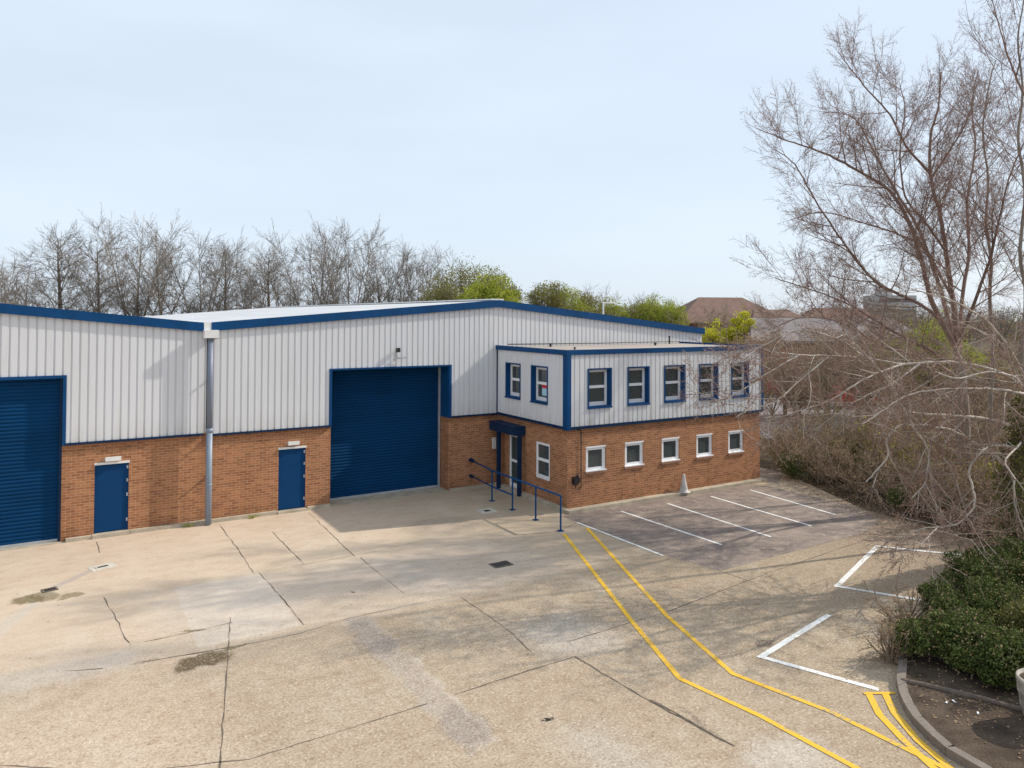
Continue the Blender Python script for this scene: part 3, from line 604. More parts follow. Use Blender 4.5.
# cable and outside tap box near the corner
mb = MB(); mb.tube([(13.95, OY+.02, 2.55), (14.08, OY+.02, 2.55), (14.12, OY+.02, 2.50), (14.12, OY+.02, .92), (14.10, OY-.02, .78), (14.0, OY-.03, .66), (13.88, OY-.02, .74), (13.86, OY-.01, .9)], .014, 6); mb.build('cable', M['black'], of)
mb = MB(); mb.box(13.78, 13.94, OY-.10, OY+.048, .85, 1.08); mb.tube([(13.86, OY-.05, 1.08), (13.9, OY-.07, 1.14), (13.98, OY-.05, 1.05), (14.0, OY-.05, .9)], .03, 8); sb = mb.build('outlet_box', M['black'], of)
# whitened tapered cover against the wall
mb = MB(); mb.lathe(18.42, OY-.13, [(.0, .70), (.045, .70), (.055, .60), (.09, .42), (.13, .22), (.15, .12), (.23, .105), (.23, .10), (0, .10)], 20)
co = mb.build('traffic_cone', varied('dirty_white_plastic', (.52, .49, .46), .8, .2, 5), None, True); tag(co, 'slim dirty white cone standing on the plinth against the brick wall under the small windows', 'cone')

# ================================================================== HANDRAIL, GULLIES, POT
hrl = empty('handrail', 'blue tubular handrail on four posts running out from the entrance beside the office', 'handrail', (12.25, 20, 0))
def part(mb, name, m, parent, smooth=False): return shift(mb.build(name, m, parent, smooth), parent.location)
ys = (17.43, 18.74, 20.09, 21.40)
mb = MB(); mb.tube([(12.25, 17.43, 1.0), (12.26, 21.4, 1.0), (12.50, 23.30, 1.0)], .028, 10); part(mb, 'top_rail', M['blue'], hrl, True)
mb = MB(); mb.tube([(12.25, 20.09, .47), (12.26, 21.4, .47), (12.50, 23.30, .44)], .024, 10); part(mb, 'lower_rail', M['blue'], hrl, True)
for y in ys:
    mb = MB(); mb.tube([(12.25, y, .015), (12.25, y, 1.0)], .027, 10); mb.box(12.17, 12.33, y-.08, y+.08, .002, .016); part(mb, 'rail_post', M['blue'], hrl)
for z, r in ((1.0, .07), (.44, .055)):
    mb = MB(); mb.tube([(12.50, 23.22, z), (12.50, 23.415, z)], r, 12); part(mb, 'wall_flange', M['navy'], hrl)
def gully(x, y, w, d, ang, label, surround=None):
    t = empty('drain_gully', label, 'drain', (x, y, 0), 'drain gratings set in the yard'); t.rotation_euler = (0, 0, ang)
    mb = MB(); mb.box(-w/2-.04, w/2+.04, -d/2-.04, -d/2, .003, .014); mb.box(-w/2-.04, w/2+.04, d/2, d/2+.04, .003, .014); mb.box(-w/2-.04, -w/2, -d/2, d/2, .003, .014); mb.box(w/2, w/2+.04, -d/2, d/2, .003, .014)
    mb.build('gully_frame', M['tarstain'] if not surround else surround, t)
    mb = MB(); n = int(w/.05)
    for i in range(n): mb.box(-w/2+w*i/n, -w/2+w*(i+.5)/n, -d/2, d/2, .004, .010)
    mb.build('grating', mat('cast_iron', (.06, .05, .045), .7), t)
    mb = MB(); mb.box(-w/2, w/2, -d/2, d/2, .0015, .0025); mb.build('gully_void', M['black'], t)
    if surround:
        mb = MB(); q = .16; mb.box(-w/2-q, w/2+q, -d/2-q, -d/2-.04, .001, .0045); mb.box(-w/2-q, w/2+q, d/2+.04, d/2+q, .001, .0045); mb.box(-w/2-q, -w/2-.04, -d/2-.04, d/2+.04, .001, .0045); mb.box(w/2+.04, w/2+q, -d/2-.04, d/2+.04, .001, .0045); mb.build('mortar_surround', surround, t)
pale = varied('pale_mortar', (.55, .5, .42), .9, .15, 5)
gully(-.19, 19.5, .22, .16, .2, 'small dark drain grating between mossy stains at the left of the yard')
gully(.89, 20.62, .24, .12, .3, 'small drain grating in a pale mortar patch, in front of the left blue door', pale)
gully(9.33, 15.83, .44, .28, .0, 'large square dark drain grating in the open middle of the yard')
gully(11.49, 20.38, .22, .2, .0, 'small drain grating in a pale surround in the shade by the handrail', pale)
mb = MB(); px, py = 12.60, 5.36
mb.lathe(px, py, [(0, .10), (.23, .10), (.27, .16), (.30, .30), (.315, .31), (.32, .34), (.335, .52), (.35, .53), (.352, .56), (.358, .70), (.366, .71), (.364, .76), (.335, .765), (.325, .72), (0, .70)], 36)
pt = mb.build('plant_pot', varied('weathered_stone_pot', (.42, .375, .32), .9, .4, 4, fine=.2), None, True); tag(pt, 'large pale weathered round planter standing on the soil at the right edge', 'planter')
mb = MB(); mb.lathe(px, py, [(0, .73), (.15, .735), (.325, .72)], 24); mb.build('pot_soil', M['soil'], pt)
for x, y, a, lb in ((11.96, 6.46, .3, 'white scrap on bare soil, of the close pair the one nearer the kerb'), (12.09, 6.42, .9, 'white scrap on bare soil, of the close pair nearer the log'), (12.05, 6.04, .5, 'single white label scrap lying alone on bare soil below the log edging')):
    mb = MB(); mb.box(-.045, .045, -.014, .014, 0, .004); mb.box(-.045, -.04, -.014, .014, .004, .012); o = mb.build('litter_scrap', M['upvc']); o.location = (x, y, .103); o.rotation_euler = (.05, .06, a); tag(o, lb, 'litter', 'white scraps on the bare soil')

# ================================================================== VEGETATION TOOLS
def rvec():
    while True:
        v = Vector((random.uniform(-1, 1), random.uniform(-1, 1), random.uniform(-1, 1)))
        if .05 < v.length < 1: return v.normalized()
def seg_tubes(mb, P0, P1, R0, R1):
    """many three sided twigs at once"""
    D = P1-P0; D = D/np.maximum(np.linalg.norm(D, axis=1, keepdims=True), 1e-9)
    up = np.where(np.abs(D[:, 2:3]) < .9, np.array([[0, 0, 1.]]), np.array([[1., 0, 0]]))
    A = np.cross(D, up); A /= np.linalg.norm(A, axis=1, keepdims=True); B = np.cross(D, A)
    V = []
    for P, r in ((P0, R0), (P1, R1)):
        r = np.asarray(r).reshape(-1, 1)*np.ones((len(P), 1))
        for j in range(3):
            th = 2*PI*j/3; V.append(P+(A*math.cos(th)+B*math.sin(th))*r)
    V = np.stack(V, 1).reshape(-1, 3); n = len(P0); b = np.arange(n)[:, None]*6
    Fc = np.concatenate([b+np.array([[j, (j+1) % 3, 3+(j+1) % 3, 3+j]]) for j in range(3)])
    mb.add(V, Fc)
def quads(mb, C, size, rng=RNG, flat=0., droop=None, aspect=.6):
    n = len(C); a = rng.normal(size=(n, 3)); a[:, 2] *= (1-flat); a /= np.linalg.norm(a, axis=1, keepdims=True)
    b = rng.normal(size=(n, 3)); b[:, 2] *= (1-flat); b -= a*(a*b).sum(1, keepdims=True); b /= np.linalg.norm(b, axis=1, keepdims=True)
    s = (size*rng.uniform(.6, 1.3, n))[:, None]; a = a*s*.5; b = b*s*.5*aspect
    V = np.stack([C-a, C-b, C+a, C+b], 1).reshape(-1, 3)
    mb.add(V, np.arange(n)[:, None]*4+np.array([[0, 1, 2, 3]]))
def rot_about(D, ang, rng=RNG):
    """turn each direction by ang away from itself about a random perpendicular"""
    r = rng.normal(size=D.shape); r -= D*(D*r).sum(1, keepdims=True); r /= np.maximum(np.linalg.norm(r, axis=1, keepdims=True), 1e-9)
    a = np.asarray(ang).reshape(-1, 1); return D*np.cos(a)+r*np.sin(a)
class Spray:
    """collects spawn points for fine twigs and writes them in one go"""
    def __init__(s): s.P = []; s.D = []; s.L = []
    def add(s, p, d, L): s.P.append(tuple(p)); s.D.append(tuple(d)); s.L.append(L)
    def write(s, mb, r=.006, tropism=.15, sub=4, subsub=0, rng=RNG, buds=None, bud_size=.03, bud_n=1, wob=.25):
        if not s.P: return
        P = np.array(s.P); D = np.array(s.D); D /= np.linalg.norm(D, axis=1, keepdims=True); L = np.array(s.L)
        D2 = D+rng.normal(size=D.shape)*wob; D2[:, 2] += tropism; D2 /= np.linalg.norm(D2, axis=1, keepdims=True)
        M1 = P+D*(L*.5)[:, None]; E = M1+D2*(L*.5)[:, None]
        seg_tubes(mb, P, M1, r*1.5, r); seg_tubes(mb, M1, E, r, r*.45); ends = [E]
        for k in range(sub):
            f = (k+.6+rng.uniform(-.3, .3, len(P)))/(sub+.4)
            B = np.where((f < .5)[:, None], P+D*(L*f)[:, None], M1+D2*(L*(f-.5))[:, None]); base = np.where((f < .5)[:, None], D, D2)
            d = rot_about(base, rng.uniform(.5, 1.0, len(P)), rng); d[:, 2] += tropism*.5; d /= np.linalg.norm(d, axis=1, keepdims=True)
            l = L*rng.uniform(.25, .5, len(P))*(1.15-f*.6); q = B+d*l[:, None]; seg_tubes(mb, B, q, r*.8, r*.4); ends.append(q)
            for j in range(subsub):
                ff = rng.uniform(.3, .9, len(P)); b2 = B+d*(l*ff)[:, None]; d2 = rot_about(d, rng.uniform(.5, 1.0, len(P)), rng); q2 = b2+d2*(l*.45)[:, None]
                seg_tubes(mb, b2, q2, r*.6, r*.35); ends.append(q2)
        if buds is not None:
            Ea = np.concatenate(ends)
            for _ in range(bud_n): quads(buds, Ea+rng.normal(size=Ea.shape)*bud_size*.8, bud_size, rng)
def curve(p, d, L, n, wob, trop):
    pts = [Vector(p)]; d = Vector(d).normalized()
    for i in range(n):
        d = (d + rvec()*wob + Vector((0, 0, trop))).normalized(); pts.append(pts[-1]+d*(L/n))
    return pts
def ramify(mb, spray, pts, r0, r1, level, cfg, total=None):
    """lay one limb and let it branch. cfg = per level (spacing, len, angle, wobble, tropism, sides)"""
    n = len(pts)-1; rad = [r0+(r1-r0)*(i/n)**.8 for i in range(n+1)]
    mb.tube(pts, rad, cfg[level]['k'], cap=False)
    L = [(pts[i+1]-pts[i]).length for i in range(n)]; tot = sum(L)
    c = cfg[level]; s = c.get('start', .15)*tot
    while s < tot*.98:
        a = 0; i = 0
        while i < n-1 and a+L[i] < s: a += L[i]; i += 1
        f = (s-a)/max(L[i], 1e-6); p = pts[i].lerp(pts[i+1], f); t = (pts[i+1]-pts[i]).normalized(); fr = s/tot
        perp = rvec(); perp = (perp-t*perp.dot(t)).normalized(); ang = R(random.uniform(*c['ang'])); d = t*math.cos(ang)+perp*math.sin(ang)
        d.z += c.get('lift', 0)
        ln = c['len']*(1.1-.65*fr)*random.uniform(.6, 1.25)
        if c.get('fine'): spray.add(p, d, ln)
        else:
            rr = min((r0+(r1-r0)*fr)*.62, c.get('rmax', 9)); ramify(mb, spray, curve(p, d, ln, c['n'], c['wob'], c['trop']), rr, max(rr*.3, c.get('rmin', .005)), level+1, cfg)
        s += c['sp']*random.uniform(.6, 1.4)
    spray.add(pts[-1], (pts[-1]-pts[-2]).normalized(), cfg[-1]['len'])

# ---- distant bare trees: five skeletons, each tree a thing of trunk and crown
def bare_tree_mesh(kind):
    """returns (trunk MB, crown MB) for a tree of unit metre size, about 15 m high"""
    tr, cr, sp = MB(), MB(), Spray()
    cfg = [dict(k=6, sp=.85, len=3.9, ang=(25, 48), n=5, wob=.08, trop=.05, start=.2, rmax=.07, rmin=.014),
           dict(k=4, sp=.62, len=1.5, ang=(28, 52), n=3, wob=.12, trop=.05, start=.15, rmax=.028, rmin=.010),
           dict(k=3, sp=.38, len=1.0, ang=(25, 50), fine=True, start=.1)]
    h = 13.5
    if kind == 0:                       # broad rounded crown from a short bole
        trunk = curve((0, 0, 0), (0.02, 0, 1), 4.2, 5, .03, .1); tr.tube(trunk, [.34, .29, .27, .26, .24, .22], 8); top = trunk[-1]
        stems = [(2*PI*q/7*2.4, R(8+q*7.5), 9.2-q*.35) for q in range(7)]; cfg[0]['len'] = 2.6
    elif kind == 1:                     # straight leader with side limbs
        trunk = curve((0, 0, 0), (0, 0, 1), h, 12, .035, .12); tr.tube(trunk, [.30*(1-i/12.6) for i in range(13)], 8); top = trunk[3]; stems = []
        for i in range(3, 12):
            for _ in range(3): stems.append((random.uniform(0, 2*PI), R(random.uniform(32, 58)), 5.2*(1.1-i/13), i))
        cfg[0]['len'] = 2.2
    elif kind == 2:                     # several stems from the ground
        trunk = curve((0, 0, 0), (0, 0, 1), 1.0, 3, .02, .1); tr.tube(trunk, [.45, .38, .36, .34], 8); top = trunk[-1]
        stems = [(2*PI*k/7+random.uniform(-.3, .3), R([6, 24, 14, 31, 18, 27, 10][k]), [12.8, 11.9, 12.5, 11.4, 12.3, 11.7, 12.7][k]) for k in range(7)]; cfg[0]['len'] = 2.5; cfg[0]['sp'] = .62
    else:                               # slim upright
        trunk = curve((0, 0, 0), (0, 0, 1), 2.5, 4, .02, .1); tr.tube(trunk, [.22, .2, .19, .18, .17], 8); top = trunk[-1]
        stems = [(2*PI*k/4+random.uniform(-.4, .4), R(random.uniform(3, 20)), random.uniform(9, 11.5)) for k in range(4)]; cfg[0]['len'] = 2.0; cfg[0]['sp'] = .6
    for s in stems:
        a, e, L = s[:3]; p = trunk[s[3]] if len(s) > 3 else top
        d = Vector((math.cos(a)*math.sin(e), math.sin(a)*math.sin(e), math.cos(e)))
        ramify(cr, sp, curve(p, d, L, 8, .035, .012), .035+L*.006, .012, 0, cfg)
    sp.write(cr, .0098, .10, 6, 0, wob=.12)
    return tr, cr
BARE = []
for k in (0, 1, 2, 3, 0):
    tr, cr = bare_tree_mesh(k); BARE.append((tr, cr))
bare_mesh = {}
def bare_tree(k, x, y, h, w, rot, label, m_trunk='bark_dark', m_twig='twig_far', leaves=None, group='bare trees behind the units'):
    t = empty('bare_tree', label, 'tree', (x, y, 0), group); t.scale = (w*1.2, w*1.2, h/14.2); t.rotation_euler = (0, 0, rot)
    key = (k, m_trunk, m_twig)
    if key not in bare_mesh:
        a = BARE[k][0].build('trunk', M[m_trunk], t); b = BARE[k][1].build('crown', M[m_twig], t); bare_mesh[key] = (a, b)
    else:
        a, b = [q.copy() for q in bare_mesh[key]]
        for q in (a, b): COL.objects.link(q); q.parent = t
    if leaves:
        col, n, sz = leaves; V = np.concatenate(BARE[k][1].v[-1:]); idx = RNG.integers(0, len(V), n); mb = MB(); P_ = V[idx]; P_ = P_[P_[:, 2] < 9]; quads(mb, P_+RNG.normal(size=P_.shape)*.15, sz*.6); mb.build('young_leaves', M[col], t)
    return t
row = [ # u, top v, dist, width, kind, label
 (-8, 262, 66, 1.0, 2, 'low spreading bare tree at the far left edge behind the left roof'), (28, 262, 70, .9, 0, 'low reddish bare tree between the left edge and the first tall crown'),
 (63, 231, 76, 1.1, 1, 'broad bare tree, first tall crown from the left above the roof'), (101, 236, 78, .85, 1, 'narrower bare tree between the first tall crown and the tallest tree'),
 (136, 219, 76, 1.0, 2, 'tallest broad bare tree with several ivy tinged stems above the left roof'), (163, 226, 74, .95, 0, 'bare tree merging with the right side of the tallest broad one'),
 (204, 238, 76, 1.05, 2, 'dense bare tree standing above the valley gutter'), (226, 245, 80, .8, 1, 'slim bare tree just right of the valley gutter'),
 (252, 250, 82, .8, 3, 'thin bare tree with a gap of sky to its right'), (270, 249, 76, .9, 1, 'rounded bare tree left of the small ones in the middle of the row'),
 (291, 264, 84, .75, 3, 'smallest bare tree in the low gap of the row'), (318, 231, 74, .95, 2, 'tall dense bare tree, left one of the central pair'),
 (350, 226, 74, .9, 2, 'tallest of the central bare trees, with greenish stems'), (382, 236, 76, .85, 0, 'bare tree right of the central pair with a few green tufts'),
 (400, 248, 78, .8, 3, 'slender bare tree, first of the close upright three'), (418, 249, 76, .8, 3, 'slender bare tree, middle of the close upright three'),
 (440, 252, 78, .85, 3, 'slender bare tree next to the olive crowned tree'),
 (590, 282, 110, .9, 0, 'hazy grey bare crown behind the green trees at the low end of the roof'), (648, 290, 130, .9, 0, 'small grey bare crown far behind the roof slope')]
for i, (u, v, d, w_, k, lb) in enumerate(row):
    top = at(u, v, d); lv = None
    if i in (4, 12, 13, 6): lv = ('leaf_olive', 700, .22)
    if i in (14, 15, 16): lv = ('leaf_olive', 500, .2)
    bare_tree(k, top.x, top.y, top.z, w_, i*1.7, lb, 'bark_green' if i in (4, 12, 15) else 'bark_dark', 'twig_far', lv)

# ---- leafy crowns
def leafy_tree(u, v, d, wpx, leaf, label, n=5200, bare=.0, group='trees in leaf beyond the units', name='leafy_tree', sz=.24, low=.35, twigs=True, base=0.0):
    top = at(u, v, d); H = top.z-base; W = wpx*d/F_PX/2
    t = empty(name, label, 'tree' if 'tree' in name else 'shrub', (top.x, top.y, base), group); tr, fo, tw, sp = MB(), MB(), MB(), Spray()
    trunk = curve((0, 0, 0), (0, 0, 1), H*.4, 4, .05, .1); rr = .018*H+.03; tr.tube(trunk, [rr, rr*.85, rr*.8, rr*.7, rr*.6], 8)
    C = []; nb = 26
    for i in range(nb):
        a = random.uniform(0, 2*PI); e = random.uniform(-.35, 1); rad = random.uniform(.45, .95); z = H*(low+(1-low)*.5)+e*H*(1-low)*.5*.9*rad
        rr2 = W*rad*math.sqrt(max(.05, 1-(e*.95)**2)); q = Vector((rr2*math.cos(a), rr2*math.sin(a), z)); b = trunk[random.choice((2, 3, 4))]
        mid = b.lerp(q, .5)+rvec()*.1*W; mid.z += .05*H; tw.tube([b, mid, q], [rr*.4, rr*.22, .015], 4, cap=False); C.append((q, W*random.uniform(.24, .46)))
        for _ in range(10): sp.add(b.lerp(q, random.uniform(.5, 1)), ((q-b).normalized()+rvec()*.9), W*.32)
    sp.write(tw, .012+d*.00007, .2, 4, 0)
    zc, hz = H*(low+(1-low)*.5), H*(1-low)*.5
    a = RNG.normal(size=(n//2, 3)); a /= np.linalg.norm(a, axis=1, keepdims=True); a *= RNG.uniform(.35, .93, (n//2, 1)); a *= (1+.12*np.sin(a[:, 0:1]*9+u)+.10*np.cos(a[:, 1:2]*11+a[:, 2:3]*7))
    quads(fo, a*np.array([[W, W, hz]])+np.array([[0, 0, zc]]), sz)
    k = n//nb
    for q, s in C:
        a = RNG.normal(size=(k, 3)); a /= np.linalg.norm(a, axis=1, keepdims=True); a *= (RNG.uniform(.25, 1.0, (k, 1))**.5)*s*np.array([[1, 1, .8]]); quads(fo, a+np.array([[*q]]), sz)
    tr.build('trunk', M['bark_green'], t); tw.build('branches', M['twig_far'], t); fo.build('foliage', M[leaf], t)
    return t
leafy_tree(468, 256, 74, 85, 'leaf_olive', 'wide olive tinted tree just coming into leaf, left of the bright green one', 5610, sz=.17)
leafy_tree(440, 280, 70, 57, 'leaf_olive', 'low olive green tree under the slender bare trees', 3740, sz=.16)
leafy_tree(486, 270, 62, 55, 'leaf_green', 'bright lime green tree rising above the roof ridge', 8840, sz=.19)
leafy_tree(510, 284, 62, 39, 'leaf_green', 'smaller bright lime green crown at the right foot of the ridge tree', 6120, sz=.18)
leafy_tree(497, 266, 80, 52, 'leaf_olive', 'olive brown tree showing behind the bright lime green crown', 4420, sz=.17)
leafy_tree(547, 279, 86, 50, 'leaf_olive', 'round olive topped tree, first past the gap of sky right of the ridge', 5780, sz=.18)
leafy_tree(566, 286, 88, 46, 'leaf_green', 'mixed green tree right of the round olive topped one', 4420, sz=.17)
leafy_tree(590, 292, 92, 50, 'leaf_olive', 'brownish olive tree in the middle of the group above the roof slope', 4420, sz=.18)
leafy_tree(614, 294, 96, 34, 'leaf_green', 'small fresh green tree low above the roof slope', 3740, sz=.18)
leafy_tree(640, 297, 100, 50, 'leaf_olive', 'olive tree left of the yellow green pair near the tiled roof', 5440, sz=.19)
leafy_tree(656, 296, 96, 46, 'leaf_green', 'yellow green tree ending the row beside the brown tiled roof', 5100, sz=.19)
leafy_tree(675, 298, 92, 29, 'leaf_green', 'narrow yellow green tree touching the brown tiled roof', 4420, sz=.18)
leafy_tree(742, 308, 62, 30, 'leaf_yellow', 'rounded bright yellow green bush in front of the tiled roof', 4200, name='garden_shrub', low=.2, sz=.2, group='shrubs beyond the office')
leafy_tree(714, 318, 62, 34, 'leaf_yellow', 'duller yellow green bush left of the bright rounded one', 1800, name='garden_shrub', low=.2, sz=.18, group='shrubs beyond the office')
leafy_tree(760, 330, 52, 60, 'leaf_brown', 'tall brownish shrub behind the right end of the office', 3000, name='garden_shrub', low=.1, sz=.14, group='shrubs beyond the office')
leafy_tree(928, 318, 40, 100, 'leaf_green', 'fresh green tree seen between the stems of the big grey beech', 6500, low=.2, sz=.16)
leafy_tree(985, 345, 44, 80, 'leaf_olive', 'olive green tree right of the beech stems, far behind', 3000, low=.1, sz=.18)

# ================================================================== FOREGROUND TREES
def near_cfg(l1=2.1, l2=1.0, l3=.5, s1=.42, s2=.23, s3=.135, lift=.05, trop=.05, start=.2):
    return [dict(k=7, sp=s1, len=l1, ang=(28, 62), n=6, wob=.10, trop=trop, start=start, rmax=.024, rmin=.005, lift=lift),
            dict(k=4, sp=s2, len=l2, ang=(30, 60), n=4, wob=.13, trop=trop, start=.12, rmax=.008, rmin=.0036, lift=lift*.5),
            dict(k=3, sp=s3, len=l3, ang=(30, 60), fine=True, start=.08)]
def smooth_path(pts, n=5):
    P = [Vector(p) for p in pts]; P = [P[0]*2-P[1]]+P+[P[-1]*2-P[-2]]; out = []
    for i in range(1, len(P)-2):
        for k in range(n):
            t = k/n; a, b, c, d = P[i-1], P[i], P[i+1], P[i+2]
            out.append(.5*((2*b)+(c-a)*t+(2*a-5*b+4*c-d)*t*t+(3*b-a-3*c+d)*t**3)+rvec()*.012)
    out.append(P[-2]); return out
def limb(mb, sp, uvd, r0, r1, cfg): ramify(mb, sp, smooth_path([at(*q) for q in uvd]), r0, r1, 0, cfg)

# --- the upright grey beech
D0 = 24.0
baseA = at_ground(964, D0)
ba = empty('beech_tree', 'big bare grey beech whose fan of stems reaches left over the office end', 'tree', tuple(baseA))
tr, cr, bd, sp = MB(), MB(), MB(), Spray()
tp = smooth_path([baseA, at(963, 440, D0), at(961, 395, D0), at(959, 362, D0)], 4)
tr.tube(tp, [.24-.06*i/(len(tp)-1) for i in range(len(tp))], 12)
c1 = near_cfg(trop=.07, lift=.12)
limbs = [
 ([(959, 364, 24), (956, 325, 24), (951, 290, 24), (945, 245, 24), (940, 214, 24), (931, 180, 24), (930, 140, 24), (938, 108, 24), (941, 72, 24)], .115, .02),
 ([(929, 172, 24), (906, 146, 23.6), (890, 115, 23.3), (868, 90, 23), (850, 68, 22.8), (838, 52, 22.6)], .045, .01),
 ([(957, 350, 24), (932, 302, 23.5), (922, 262, 23), (909, 222, 22.6), (889, 190, 22.3), (860, 172, 22), (835, 158, 21.7), (810, 148, 21.4), (783, 139, 21), (756, 128, 20.8)], .09, .01),
 ([(956, 345, 24), (937, 280, 24.6), (920, 232, 25), (900, 198, 25), (880, 164, 25), (868, 140, 25), (853, 117, 25), (825, 112, 25)], .075, .012),
 ([(958, 355, 24), (940, 320, 24), (912, 300, 24), (880, 285, 23.4), (858, 262, 23), (839, 236, 22.5), (815, 200, 22), (795, 165, 21.6), (776, 150, 21.4)], .07, .012),
 ([(960, 372, 24), (930, 350, 24), (905, 338, 23.5), (878, 322, 23), (850, 305, 22.5), (812, 290, 22), (775, 278, 21.6)], .06, .012),
 ([(960, 380, 24), (935, 362, 23), (905, 352, 22), (880, 345, 21.5), (840, 322, 21), (800, 318, 20.6), (768, 330, 20.3)], .055, .012),
 ([(959, 350, 24), (962, 300, 24.5), (969, 250, 25), (967, 200, 25.4), (975, 150, 25.6), (972, 105, 26), (978, 70, 26)], .075, .015),
 ([(958, 345, 24), (975, 300, 23), (989, 262, 22.5), (1000, 215, 22), (1012, 170, 22), (1030, 130, 22)], .06, .015),
 ([(953, 300, 24), (925, 250, 25), (900, 235, 26), (860, 222, 26.5), (822, 212, 27), (790, 220, 27)], .05, .012),
 ([(945, 250, 24), (925, 222, 23), (905, 195, 22.6), (900, 150, 22.3), (905, 110, 22), (900, 85, 22)], .045, .012),
 ([(930, 180, 24), (950, 150, 23.5), (965, 125, 23), (975, 95, 23)], .04, .012)]
for p, a, b in limbs: limb(cr, sp, p, a, b, c1)
sp.write(cr, .0036, .10, 7, 0, buds=bd, bud_size=.028, bud_n=1)
part(tr, 'trunk', M['bark_beech'], ba, True); part(cr, 'crown', M['twig'], ba); part(bd, 'buds', M['leaf_copper'], ba)

# --- two further stems right of it
def upright(name, label, uvs, D, r0, c, seed, extra=()):
    random.seed(seed); b = at_ground(uvs[0][0], D); t = empty(name, label, 'tree', tuple(b)); tr, cr, bd, sp = MB(), MB(), MB(), Spray()
    pts = smooth_path([b]+[at(u, v, D) for u, v in uvs[1:]], 4); n = len(pts); tr.tube(pts, [r0*(1-.85*i/n) for i in range(n)], 9)
    for q in range(int(n*.3), n):
        for _ in range(1):
            a = random.uniform(0, 2*PI); e = R(random.uniform(35, 65)); d = Vector((math.cos(a)*math.sin(e), math.sin(a)*math.sin(e), math.cos(e))); L = 4.2*(1.15-q/n)
            ramify(cr, sp, curve(pts[q], d, L, 7, .08, .05), r0*.28*(1.1-q/n), .009, 0, c)
    for pth, a_, b_ in extra: limb(cr, sp, pth, a_, b_, c)
    sp.write(cr, .0034, .12, 4, 0, buds=bd, bud_size=.026, bud_n=1)
    part(tr, 'trunk', M['bark_beech'], t, True); part(cr, 'crown', M['twig'], t); part(bd, 'buds', M['leaf_copper'], t)
cU_ = near_cfg(1.7, .9, .5, .75, .42, .24, .1, .07)
upright('beech_tree', 'straight brown stemmed bare tree just right of the grey beech fan', [(995, 0), (990, 420), (993, 350), (990, 300), (991, 260), (986, 220), (988, 180), (983, 130), (989, 85), (996, 60)], 27, .085, cU_, 31)
upright('beech_tree', 'tall bare tree on the right edge whose top twigs leave the frame', [(1034, 0), (1028, 420), (1021, 350), (1026, 300), (1020, 250), (1025, 190), (1018, 140), (1023, 90), (1018, 40), (1024, 0), (1030, -60)], 21, .07, cU_, 32,
        extra=[([(1024, 95, 21), (1010, 62, 20.6), (1000, 30, 20.2), (990, -10, 20)], .035, .01)])
random.seed(77)

